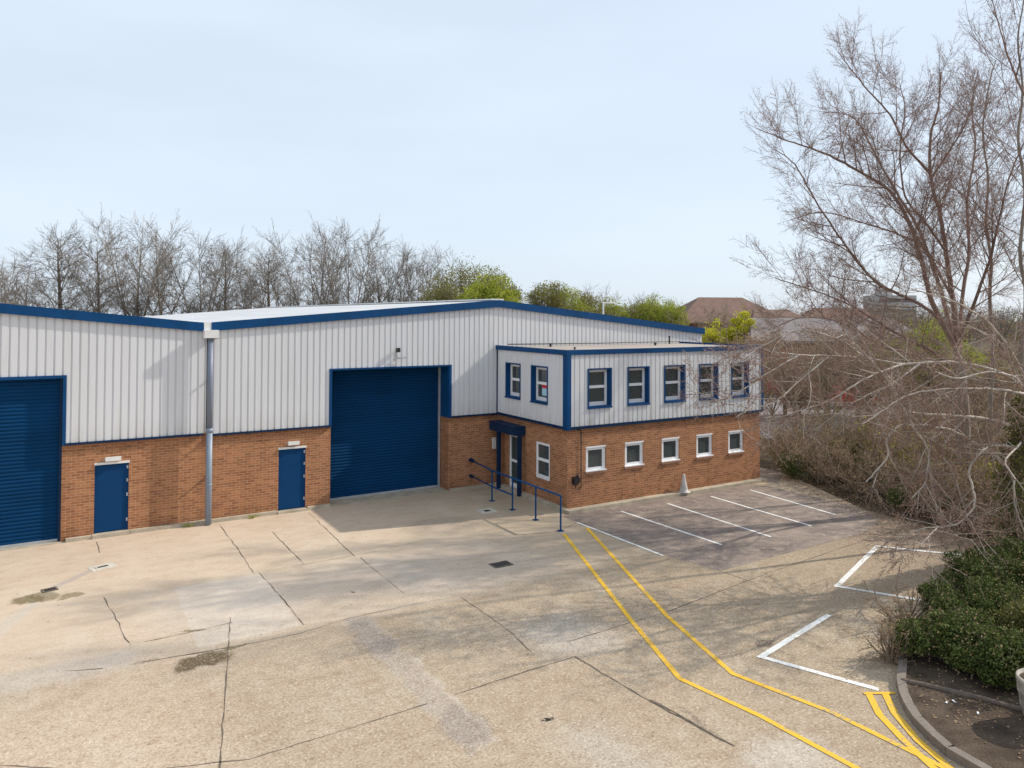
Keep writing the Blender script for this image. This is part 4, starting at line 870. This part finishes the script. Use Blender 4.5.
# --- low spreading tree with pale drooping boughs and an ivy clad trunk
bB = at_ground(1016, 18.6)
tb = empty('spreading_tree', 'low spreading tree with pale bent boughs and an ivy clad trunk behind the evergreen shrubs', 'tree', tuple(bB))
tr, bo, tw, bd, iv, sp = MB(), MB(), MB(), MB(), MB(), Spray()
tp = smooth_path([bB, at(1014, 540, 18.6), at(1012, 490, 18.5), at(1020, 440, 18.3), at(1034, 395, 18)], 4); tr.tube(tp, [.27-.09*i/(len(tp)-1) for i in range(len(tp))], 12)
cB = near_cfg(1.4, .75, .4, .40, .25, .16, -.02, .0, start=.3); cB[0]['rmax'] = .02
boughs = [
 ([(1034, 396, 18), (1024, 394, 17.5), (1000, 390, 17.2), (978, 389, 17), (955, 389, 16.8), (926, 391, 16.6), (900, 399, 16.4), (883, 411, 16.2), (862, 424, 16)], .045, .012),
 ([(1022, 440, 18.2), (1017, 447, 17.6), (1005, 461, 17), (1014, 478, 16.6), (1014, 500, 16.4), (1024, 532, 16.2)], .028, .014),
 ([(1020, 450, 18.2), (995, 445, 17.6), (978, 455, 17), (969, 472, 16.8), (974, 494, 16.6), (972, 510, 16.5), (958, 523, 16.4), (942, 527, 16.3), (922, 529, 16.2), (900, 538, 16), (884, 545, 15.9)], .036, .008),
 ([(937, 528, 16.3), (930, 535, 16), (920, 546, 15.8)], .025, .01),
 ([(1014, 470, 18.5), (985, 450, 18), (950, 430, 17.6), (915, 425, 17.4), (897, 427, 17.2), (887, 440, 17), (888, 455, 17), (880, 467, 17), (866, 482, 17)], .045, .012),
 ([(1022, 430, 18.3), (990, 420, 18), (950, 415, 17.8), (905, 411, 17.5), (893, 388, 17.2), (875, 365, 17), (856, 346, 16.8), (843, 330, 16.6)], .05, .013),
 ([(905, 411, 17.5), (915, 430, 17.3), (928, 450, 17.2), (925, 482, 17), (912, 498, 16.8)], .032, .012),
 ([(950, 415, 17.8), (932, 440, 17.5), (930, 470, 17.3), (934, 495, 17.2), (939, 519, 17)], .026, .012),
 ([(965, 418, 17.8), (942, 450, 17.5), (952, 471, 17.3), (961, 498, 17.2), (967, 516, 17)], .026, .012),
 ([(1034, 396, 18), (1000, 372, 18), (950, 362, 18), (905, 364, 18), (864, 358, 17.8), (830, 356, 17.5), (800, 355, 17.3), (781, 353, 17.2)], .045, .012),
 ([(905, 364, 18), (880, 372, 17.6), (854, 385, 17.3), (829, 401, 17), (799, 411, 16.8), (768, 421, 16.6)], .032, .010),
 ([(920, 364, 18), (890, 385, 17.6), (862, 398, 17.3), (838, 413, 17), (815, 430, 17)], .028, .010),
 ([(864, 358, 17.8), (840, 340, 17.4), (800, 330, 17), (765, 345, 16.8), (742, 360, 16.5), (722, 372, 16.3)], .03, .008),
 ([(800, 355, 17.3), (770, 372, 17), (745, 388, 16.6), (722, 400, 16.4), (705, 395, 16.2), (690, 385, 16)], .022, .007),
 ([(830, 356, 17.5), (800, 380, 17), (775, 402, 16.6), (752, 408, 16.3), (735, 418, 16)], .022, .007),
 ([(1034, 396, 18), (1010, 350, 17), (985, 320, 16.6), (950, 300, 16.2), (915, 290, 16)], .04, .012),
 ([(1030, 400, 18), (1018, 380, 16), (990, 372, 15.4), (960, 378, 15), (935, 372, 14.8)], .03, .012)]
for p, a, b in boughs: ramify(bo if a > 0 else tw, sp, smooth_path([at(*q) for q in p]), a, b, 0, [dict(cB[0], start=.25)]+cB[1:])
sp.write(tw, .0048, .0, 5, 0, buds=bd, bud_size=.035, bud_n=1)
q = []
for i in range(8200):
    t_ = random.random()**1.4; k = t_*(len(tp)-1); j = int(k); p = tp[j].lerp(tp[j+1], k-j); a = random.uniform(0, 2*PI); rr = .24+random.uniform(.02, .26)*(1-.4*t_)
    q.append((p.x+math.cos(a)*rr, p.y+math.sin(a)*rr, max(.15, p.z+random.uniform(-.1, .1))))
quads(iv, np.array(q), .085)
part(tr, 'trunk', M['bark_green'], tb, True); part(bo, 'bough', M['bark_pale'], tb, True); part(tw, 'twigs', M['twig'], tb); part(bd, 'buds', M['leaf_copper'], tb); part(iv, 'ivy', M['leaf_ivy'], tb)

# ================================================================== SCRUB AND SHRUBS
def scrub(x, y, h, w, label, leaf='leaf_brown', nleaf=900, stems=16, name='scrub_bush', mt='twig_scrub', group='bare scrub along the edge of the yard', lsz=.055, seed=0, sp2=.2, r=.007):
    random.seed(1000+seed); t = empty(name, label, 'shrub', (x, y, 0), group); br, lf, sp = MB(), MB(), Spray()
    c = [dict(k=4, sp=.30, len=h*.42, ang=(25, 65), n=4, wob=.2, trop=.03, start=.15, rmax=.014, rmin=.006), dict(k=3, sp=sp2, len=h*.2, ang=(25, 65), fine=True, start=.1)]
    for i in range(stems):
        a = random.uniform(0, 2*PI); e = R(random.uniform(5, 55)); L = h*random.uniform(.75, 1.25); b = Vector((math.cos(a)*w*.18*random.random(), math.sin(a)*w*.18*random.random(), 0))
        d = Vector((math.cos(a)*math.sin(e)*w/h, math.sin(a)*math.sin(e)*w/h, math.cos(e)))
        ramify(br, sp, curve(b, d, L, 7, .14, -.02), .022, .007, 0, c)
    lb = MB(); sp.write(br, r, .05, 4, 0, buds=lb, bud_size=lsz)
    if lb.v:
        V = lb.v[0].reshape(-1, 4, 3); k = RNG.permutation(len(V))[:nleaf]; Q = V[k].reshape(-1, 3); Q[:, 2] = np.maximum(Q[:, 2], .02); lf.add(Q, np.arange(len(k))[:, None]*4+np.array([[0, 1, 2, 3]]))
    br.build('branches', M[mt], t); lf.build('leaves', M[leaf], t); return t
S = [ # x, y, h, w, leaf, label
 (24.6, 19.4, 1.6, 1.6, 'leaf_olive', 'low twiggy bush beside the rear right corner of the office'),
 (24.3, 17.6, 1.5, 1.7, 'leaf_brown', 'brown twiggy bush at the end of the last painted bay'),
 (23.9, 16.0, 1.5, 1.7, 'leaf_brown', 'tangled brown bush right of the last painted bay'),
 (23.5, 14.3, 1.6, 1.8, 'leaf_brown', 'brown bush at the corner where parking meets the pale boughs'),
 (26.4, 20.8, 2.2, 2.0, 'leaf_brown', 'taller brown bush behind the low twiggy one near the office corner'),
 (26.2, 18.0, 2.2, 2.0, 'leaf_olive', 'olive speckled bush in the second row behind the painted bays'),
 (26.0, 15.6, 2.3, 2.1, 'leaf_brown', 'dry brown bush in the second row, left of the beech'),
 (25.4, 13.2, 2.4, 2.1, 'leaf_brown', 'dense dry bush around the foot of the grey beech'),
 (23.4, 12.4, 1.9, 2.0, 'leaf_brown', 'brown bush under the hanging pale boughs'),
 (22.6, 11.0, 1.7, 1.8, 'leaf_brown', 'brown bush between the pale boughs and the ivy clad trunk'),
 (25.0, 11.0, 2.6, 2.2, 'leaf_brown', 'tall brown thicket right of the grey beech foot'),
 (28.5, 17.0, 2.6, 2.3, 'leaf_brown', 'brown bush in the back row seen left of the beech'),
 (28.6, 14.2, 2.8, 2.3, 'leaf_brown', 'high brown bush in the back row behind the beech trunk'),
 (28.4, 11.6, 2.9, 2.3, 'leaf_brown', 'high brown bush in the back row right of the beech trunk'),
 (22.4, 8.6, 2.4, 2.0, 'leaf_brown', 'brown bush behind the ivy clad trunk near the right edge'),
 (26.2, 8.4, 3.0, 2.4, 'leaf_brown', 'tallest brown thicket close to the right edge'),
 (29.4, 20.4, 2.2, 2.3, 'leaf_olive', 'olive tinged bush by the road behind the office end'),
 (31.5, 8.8, 3.2, 2.6, 'leaf_brown', 'rearmost brown thicket at the right edge'),
 (33.5, 17.5, 3.0, 3.0, 'leaf_brown', 'wide brown bush by the road, left of the beech fork'),
 (34.0, 13.5, 3.4, 3.0, 'leaf_brown', 'wide brown bush by the road, directly behind the beech trunk'),
 (38.5, 20.5, 3.2, 3.2, 'leaf_brown', 'brown bush across the road, under the silver car'),
 (40.0, 15.5, 4.0, 3.6, 'leaf_brown', 'high brown bush across the road, behind the straight stemmed tree')]
for i, (x, y, h, w_, lf, lb) in enumerate(S): scrub(x, y, h, w_, lb, lf, 2600, seed=i)
# yellow flowering bush among them, small dark evergreen near the office
scrub(25.2, 14.2, 2.2, 1.5, 'bush with bright yellow flowers showing between the hanging pale boughs', 'leaf_yellow', 700, 10, 'flowering_bush', lsz=.09, seed=51, group='flowering and evergreen bushes in the scrub')
scrub(27.0, 17.0, 2.0, 1.5, 'pale yellow green bush low in the scrub, left of the beech', 'leaf_yellow', 420, 10, 'flowering_bush', lsz=.07, seed=52, group='flowering and evergreen bushes in the scrub')
scrub(12.75, 7.85, .6, .6, 'small brown twiggy bush at the kerb end, against the evergreen shrubs', 'leaf_brown', 900, 22, lsz=.035, seed=53, sp2=.09, r=.004)
scrub(14.4, 8.6, .7, .8, 'low brown twiggy bush beside the painted corner, at the evergreen shrubs', 'leaf_brown', 700, 18, lsz=.035, seed=54, sp2=.09, r=.004)
def evergreen(x, y, h, w, label, n=15000, leaf='leaf_dark', seed=0, lsz=.055, z0=.1):
    random.seed(2000+seed); rng = np.random.default_rng(2000+seed); t = empty('evergreen_shrub', label, 'shrub', (x, y, z0), 'evergreen shrubs on the planted island'); br, lf = MB(), MB(); C = []
    for i in range(30):
        a = random.uniform(0, 2*PI); rr = w*math.sqrt(random.random())*.85; z = h*(.25+.6*random.random())*(1-.35*(rr/w)**2); q = Vector((rr*math.cos(a), rr*math.sin(a), z))
        br.tube([(random.uniform(-.1, .1), random.uniform(-.1, .1), -.05), (q.x*.5, q.y*.5, q.z*.6), tuple(q)], [.02, .013, .006], 5, cap=False); C.append(q)
    k = n//30
    for q in C:
        s = random.uniform(.14, .34); a = rng.normal(size=(k, 3)); a /= np.linalg.norm(a, axis=1, keepdims=True); a *= rng.uniform(.3, 1, (k, 1))**.4*s; a[:, 2] *= .8
        P = a+np.array([[*q]]); P[:, 2] = np.maximum(P[:, 2], .02); quads(lf, P, lsz, rng, .2, aspect=.55)
    # some shoots standing proud
    for i in range(48):
        q = random.choice(C); d = Vector((random.uniform(-1, 1), random.uniform(-1, 1), .9)).normalized(); e = q+d*random.uniform(.25, .6); br.tube([tuple(q), tuple(e)], [.006, .003], 3, cap=False)
        m_ = 16; tt = rng.uniform(.3, 1, (m_, 1)); quads(lf, np.array([[*q]])*(1-tt)+np.array([[*e]])*tt+rng.normal(size=(m_, 3))*.03, lsz*.9, rng)
    de = MB(); P = np.array([tuple(q) for q in C]); P = np.repeat(P, 16, 0)+rng.normal(size=(len(P)*16, 3))*.2; P[:, 2] = np.maximum(P[:, 2], .02); quads(de, P, lsz*.8, rng)
    br.build('branches', M['bark_dark'], t); lf.build('foliage', M[leaf], t); de.build('dead_leaves', M['leaf_brown'], t); return t
EV = [(13.5, 7.3, .85, .85, 'dark evergreen shrub at the kerb end of the island, lowest of the clump'), (13.6, 6.4, .9, .85, 'evergreen shrub behind the log edging, left of the stone planter'),
 (15.3, 7.7, 1.05, 1.0, 'evergreen shrub in the middle of the clump facing the painted corner'), (15.2, 6.3, 1.15, 1.05, 'full evergreen shrub right of centre, above the log edging'),
 (17.0, 8.3, 1.05, 1.05, 'evergreen shrub reaching the right end of the painted corner'), (17.3, 6.8, 1.2, 1.1, 'lighter green shrub near the right edge, behind the front row'),
 (18.8, 8.6, 1.0, 1.05, 'rear evergreen shrub at the foot of the ivy clad trunk'), (14.1, 5.2, .95, .9, 'dark evergreen shrub just behind the stone planter'), (19.3, 7.3, 1.15, 1.1, 'evergreen shrub at the right edge behind the ivy clad trunk')]
for i, (x, y, h, w_, lb) in enumerate(EV): evergreen(x, y, h, w_, lb, leaf='leaf_ivy' if i in (3, 5, 8) else 'leaf_dark', seed=i)
evergreen(24.0, 18.6, 1.0, .7, 'small dark evergreen bush beside the path at the office corner', 4500, seed=41, z0=0)
evergreen(23.3, 11.9, 1.1, .8, 'dark evergreen bush in the shade of the hanging boughs', 4500, seed=42, z0=0)

# ================================================================== BEYOND THE YARD
M['far_brick'] = varied('far_brick', (.27, .12, .075), .9, .2, .8, fine=.15); M['tiles'] = varied('brown_roof_tiles', (.175, .10, .075), .85, .2, 1.2, fine=.2)
M['render'] = varied('pale_render', (.55, .53, .5), .8, .1, .5); M['greyroof'] = varied('grey_sheet_roof', (.19, .16, .15), .6, .15, .6)
M['far_glass'] = mat('far_window_glass', (.05, .06, .07), .15)
def frame_at(u, d, ang=0.):
    """ground point and a rotation facing the viewer's side"""
    p = at_ground(u, d); return (p.x, p.y, 0), -YAW+ang
def house(name, label, cat, u, d, w, dep, he, hr, wall, roof, hip=3., ang=0., doors=(), wins=(), group=None):
    loc, rz = frame_at(u, d, ang); t = empty(name, label, cat, loc, group); t.rotation_euler = (0, 0, rz)
    mb = MB(); mb.box(-w/2, w/2, 0, dep, 0, he); mb.build('wall', M[wall], t)
    o = .4; mb = MB(); v = [(-w/2-o, -o, he), (w/2+o, -o, he), (w/2+o, dep+o, he), (-w/2-o, dep+o, he), (-w/2+hip, dep/2, hr), (w/2-hip, dep/2, hr), (-w/2-o, -o, he-.2), (w/2+o, -o, he-.2), (w/2+o, dep+o, he-.2), (-w/2-o, dep+o, he-.2)]
    mb.add(v, [(0, 1, 5, 4), (2, 3, 4, 5), (6, 7, 1, 0), (8, 9, 3, 2), (7, 8, 2, 1), (9, 6, 0, 3), (6, 9, 8, 7)]); mb.f.append(np.array([[1, 2, 5], [3, 0, 4]])+0); mb.build('roof', M[roof], t)
    for x0, x1, z0, z1, mm in doors: mb = MB(); mb.box(x0, x1, -.06, .0, z0, z1); mb.build('loading_door', M[mm], t)
    for x0, x1, z0, z1 in wins:
        mb = MB(); mb.box(x0, x1, -.05, 0, z0, z1); f_ = mb.build('window', M['upvc'], t); mb = MB(); mb.box(x0+.1, x1-.1, -.065, -.052, z0+.1, z1-.1); mb.build('pane', M['far_glass'], f_)
    return t
M['red_door'] = mat('red_sheet_door', (.36, .03, .03), .5)
house('hall', 'large brick hall with a broad hipped brown tiled roof beyond the office', 'hall', 738, 97, 15.5, 12, 5.4, 8.9, 'far_brick', 'tiles', 4.6, .1, wins=[(-6+i*3, -5+i*3, 3.2, 4.6) for i in range(5)])
house('brick_workshop', 'low brick workshop with red doors and a grey sheet roof behind the beech twigs', 'workshop', 838, 58, 12.5, 9, 4.3, 6.1, 'far_brick', 'greyroof', .4, -.12,
      doors=[(-5.6, -3.9, 0, 3.4, 'red_door'), (-2.9, -1.6, 0, 3.4, 'red_door'), (0.2, 2.4, 0, 3.2, 'red_door')], wins=[(3.4, 4.6, 1.3, 2.6), (-1.1, -.4, 1.2, 3.2)])
house('brick_house', 'brick house with tiled roof left of the workshop, half hidden by shrubs', 'house', 792, 78, 9, 8, 4.6, 7.0, 'far_brick', 'tiles', 2.4, .2, wins=[(-3, -1.8, 2.6, 3.8), (1.4, 2.6, 2.6, 3.8)])
house('brick_house', 'brick house with tiled roof directly behind the workshop', 'house', 852, 92, 11, 8, 5.0, 7.4, 'far_brick', 'tiles', 2.4, 0, wins=[(-3, -1.8, 2.8, 4.1), (1.4, 2.6, 2.8, 4.1)])
house('white_shed', 'pale rendered shed seen between the beech stems', 'shed', 905, 62, 3.6, 4, 4.2, 5.2, 'render', 'greyroof', .2, 0)
loc, rz = frame_at(898, 210); tw_ = empty('tower_block', 'distant grey block with horizontal window bands on the skyline behind the beech', 'tower block', loc); tw_.rotation_euler = (0, 0, rz)
mb = MB(); mb.box(-5.5, 5.5, 0, 9, 0, 12.6); mb.box(-4, -1, 1, 5, 12.6, 14.6); mb.build('wall', M['render'], tw_)
for k in range(4): mb = MB(); mb.box(-5.2, 5.2, -.05, 0, 1.6+k*3, 2.6+k*3); mb.build('window_band', M['greyroof'], tw_)

# parked cars on the far road
def car_mesh(t, paint):
    prof = [(-2.05, .35), (-2.08, .62), (-2.0, .86), (-1.25, .98), (-.75, 1.38), (-.2, 1.46), (.75, 1.42), (1.45, 1.02), (1.98, .92), (2.08, .6), (2.05, .35)]
    def loft(pr, ws, mb):
        n = len(pr); rows = [[(x, s*w_, z) for (x, z), w_ in zip(pr, ws)] for s in (-1, -.92, .92, 1)]
        for a, (x, z) in enumerate(pr):
            for r_ in (1, 2): pass
        V = [p for row_ in rows for p in row_]; Fq = [(r_*n+i, r_*n+i+1, (r_+1)*n+i+1, (r_+1)*n+i) for r_ in range(3) for i in range(n-1)]
        mb.add(V, Fq); mb.f.append(np.array([list(range(n))])+mb.n-4*n); mb.f.append(np.array([list(range(3*n, 4*n))[::-1]])+mb.n-4*n); mb.f.append(np.array([[0, n, 2*n, 3*n]])+mb.n-4*n)
    mb = MB(); loft(prof, [.78, .82, .85, .85, .66, .64, .66, .83, .82, .8, .76], mb); body = mb.build('body', paint, t)
    mb = MB(); mb.quad((-1.18, -.80, 1.0), (-.76, -.69, 1.35), (.70, -.69, 1.38), (1.3, -.80, 1.04)); mb.quad((-1.18, .80, 1.0), (-.76, .69, 1.35), (.70, .69, 1.38), (1.3, .80, 1.04))
    mb.quad((-1.24, -.70, 1.0), (-1.24, .70, 1.0), (-.80, .60, 1.36), (-.80, -.60, 1.36)); mb.quad((1.46, -.70, 1.04), (1.46, .70, 1.04), (.82, .6, 1.41), (.82, -.6, 1.41)); mb.build('windows', M['far_glass'], t)
    for x in (-1.3, 1.3):
        for y in (-.74, .74):
            mb = MB(); mb.tube([(x, y-.1, .31), (x, y+.1, .31)], .31, 16); wh = mb.build('wheel', M['black'], t); mb = MB(); mb.tube([(x, y-.11, .31), (x, y+.11, .31)], .19, 12); mb.build('rim', M['steel'], wh)
    for y in (-.6, .6): mb = MB(); mb.box(-2.10, -2.0, y-.14, y+.14, .62, .76); mb.build('headlight', M['upvc'], t)
for u, d, a, lb, colr in ((842, 50.5, .15, 'bright red car parked on the far road in front of the workshop', (.55, .02, .02)), (786, 60, .9, 'dark red car parked near the workshop, just right of the office end', (.42, .02, .03)), (880, 53, .3, 'silver grey car parked right of the bright red one, behind the twigs', (.35, .36, .38))):
    loc, rz = frame_at(u, d, a); t = empty('parked_car', lb, 'car', loc, 'cars parked on the far road'); t.rotation_euler = (0, 0, rz); pm = mat('car_paint', colr, .3); car_mesh(t, pm)
# skyline trees on the right
for i, (u, v, d, w_, k, lb) in enumerate([(775, 309, 120, .9, 0, 'brown hazy tree on the skyline right of the tiled hall'), (812, 308, 130, 1.0, 0, 'broad brown tree on the skyline left of the distant grey block'), (836, 305, 125, .9, 1, 'pointed brown tree on the skyline above the workshop'),
        (868, 306, 140, 1.0, 2, 'bushy bare tree next to the distant grey block'), (930, 303, 120, 1.0, 0, 'bare tree on the skyline behind the beech fork'), (960, 300, 115, 1.0, 2, 'bare tree on the skyline right of the beech fork'), (1000, 300, 110, 1.1, 0, 'bare tree on the skyline near the right edge')]):
    top = at(u, v, d); bare_tree(k, top.x, top.y, top.z, w_, i*1.3, lb, group='bare trees on the right skyline')
for u, v, d, w_, lf, lb in [(785, 312, 140, 90, 'leaf_brown', 'wide brown hedge tree mass far behind the tiled hall'), (885, 311, 150, 110, 'leaf_olive', 'wide olive tree mass on the skyline behind the workshop'), (965, 309, 130, 100, 'leaf_brown', 'brown tree mass on the skyline right of the beech'), (1030, 306, 120, 90, 'leaf_olive', 'olive tree mass cut by the right edge'),
        (870, 345, 46, 70, 'leaf_brown', 'brown leaf hedge bush in front of the workshop'), (925, 352, 42, 90, 'leaf_brown', 'brown bush by the road right of the silver car'), (990, 352, 38, 110, 'leaf_brown', 'big brown bush far behind the straight stemmed tree'), (800, 385, 46, 40, 'leaf_brown', 'low brown bush by the far road just right of the office')]:
    leafy_tree(u, v, d, w_, lf, lb, 2600, low=.1, sz=.0022*d+.05, name='hedge_tree', group='hedge trees beyond the yard')

for i, (u, v, d, w_, k, lb) in enumerate([(795, 335, 40, .42, 0, 'small reddish bare tree in front of the workshop doors'), (826, 328, 38, .42, 2, 'many stemmed bare tree in front of the workshop window'), (858, 330, 42, .45, 0, 'small bare tree above the bright red car'),
        (890, 318, 36, .5, 2, 'spindly bare tree between the silver car and the beech fork'), (905, 330, 44, .5, 0, 'small bare tree half hidden by the beech fork'), (772, 352, 44, .35, 2, 'small bare tree touching the far right corner of the office')]):
    top = at(u, v, d); bare_tree(k, top.x, top.y, top.z, w_, i*2.1, lb, 'bark_beech', 'twig_scrub', ('leaf_brown', 500, .12), group='small bare trees along the far road')
lp = at_ground(603, 80); t = empty('lamp_post', 'thin white lamp post rising behind the right slope of the roof', 'lamp post', tuple(lp)); zt = at(603, 303, 80).z
mb = MB(); mb.tube([(0, 0, 0), (0, 0, zt)], .10, 8); mb.build('post', M['upvc'], t)
mb = MB(); mb.box(-.1, 1.6, -.08, .08, zt-.02, zt+.1); mb.build('lamp_arm', M['upvc'], t)

for u, v, d, w_, lf, lb in [(785, 322, 46, 60, 'leaf_brown', 'brown bush screening the left end of the workshop roof'), (828, 320, 46, 56, 'leaf_brown', 'brown bush screening the middle of the workshop'), (866, 324, 44, 50, 'leaf_olive', 'olive bush screening the right end of the workshop')]:
    leafy_tree(u, v, d, w_, lf, lb, 1700, low=.05, sz=.11, name='hedge_tree', group='hedge trees beyond the yard')
for i, (u, v, d, w_, k, lb) in enumerate([(700, 300, 74, .6, 0, 'bare tree in front of the left slope of the brown tiled roof'), (765, 303, 70, .6, 2, 'bare tree in front of the right slope of the brown tiled roof'), (722, 306, 70, .45, 3, 'thin bare tree between the yellow bushes and the tiled roof')]):
    top = at(u, v, d); bare_tree(k, top.x, top.y, top.z, w_, i*1.1, lb, 'bark_beech', 'twig_scrub', ('leaf_brown', 500, .16), group='bare trees before the tiled hall')
# green and yellow low growth through the scrub
for i, (x, y, h, w_, lf, lb) in enumerate([(26.6, 15.0, 1.9, 1.0, 'leaf_yellow', 'yellow green low shrub under the left pale bough'), (24.9, 12.2, 1.9, .9, 'leaf_yellow', 'yellow flowered shrub under the hanging pale boughs, left of the ivy'),
        (25.4, 17.4, 1.4, 1.0, 'leaf_dark', 'dark green low shrub in the scrub right of the painted bays'), (23.0, 13.3, .9, .8, 'leaf_dark', 'dark green low shrub at the yard edge under the boughs'), (22.0, 10.2, 1.2, .8, 'leaf_ivy', 'ivy covered low shrub at the foot of the drooping bough'),
        (29.8, 18.6, 2.3, 1.3, 'leaf_olive', 'olive green shrub by the road, above the painted bays')]):
    evergreen(x, y, h, w_, lb, 3000 if lf != 'leaf_yellow' else 1500, lf, 60+i, .08, 0)

# leaf litter on the bed and along the scrub edge: nobody could count it
mb = MB(); n = 2600; X_ = RNG.uniform(11.0, 21, n); Y_ = RNG.uniform(3.5, 9.4, n); keep = (X_ > 11.3+np.maximum(0, (Y_-6.3))*.9) & (Y_ < 7.3+(X_-12)*.27); C_ = np.stack([X_[keep], Y_[keep], np.full(keep.sum(), .112)], 1); quads(mb, C_, .05, RNG, .85)
n = 3000; t_ = RNG.uniform(0, 1, n); A_ = np.array([[21.3, 9.9, .012]]); B_ = np.array([[24.0, 19.0, .012]]); C_ = A_*(1-t_[:, None])+B_*t_[:, None]; C_[:, 0] += RNG.normal(size=n)*.55-.2*np.sin(t_*3.1)*3; quads(mb, C_, .05, RNG, .85)
o = mb.build('leaf_litter', M['leaf_brown']); tag(o, 'dry brown fallen leaves on the soil and along the scrub edge', 'leaf litter', None, 'stuff')
for x, y, lb in ((4.95, 23.22, 'small green weed tuft at the wall foot between the downpipe and second blue door'), (3.15, 23.2, 'tiny green weed tuft at the wall foot left of the downpipe')):
    t = empty('weed_tuft', lb, 'weed', (x, y, 0)); mb = MB(); P_ = RNG.normal(size=(60, 3))*np.array([[.09, .04, .03]])+np.array([[0, 0, .05]]); P_[:, 2] = np.maximum(P_[:, 2], .01); quads(mb, P_, .05); mb.build('leaves', M['leaf_green'], t)
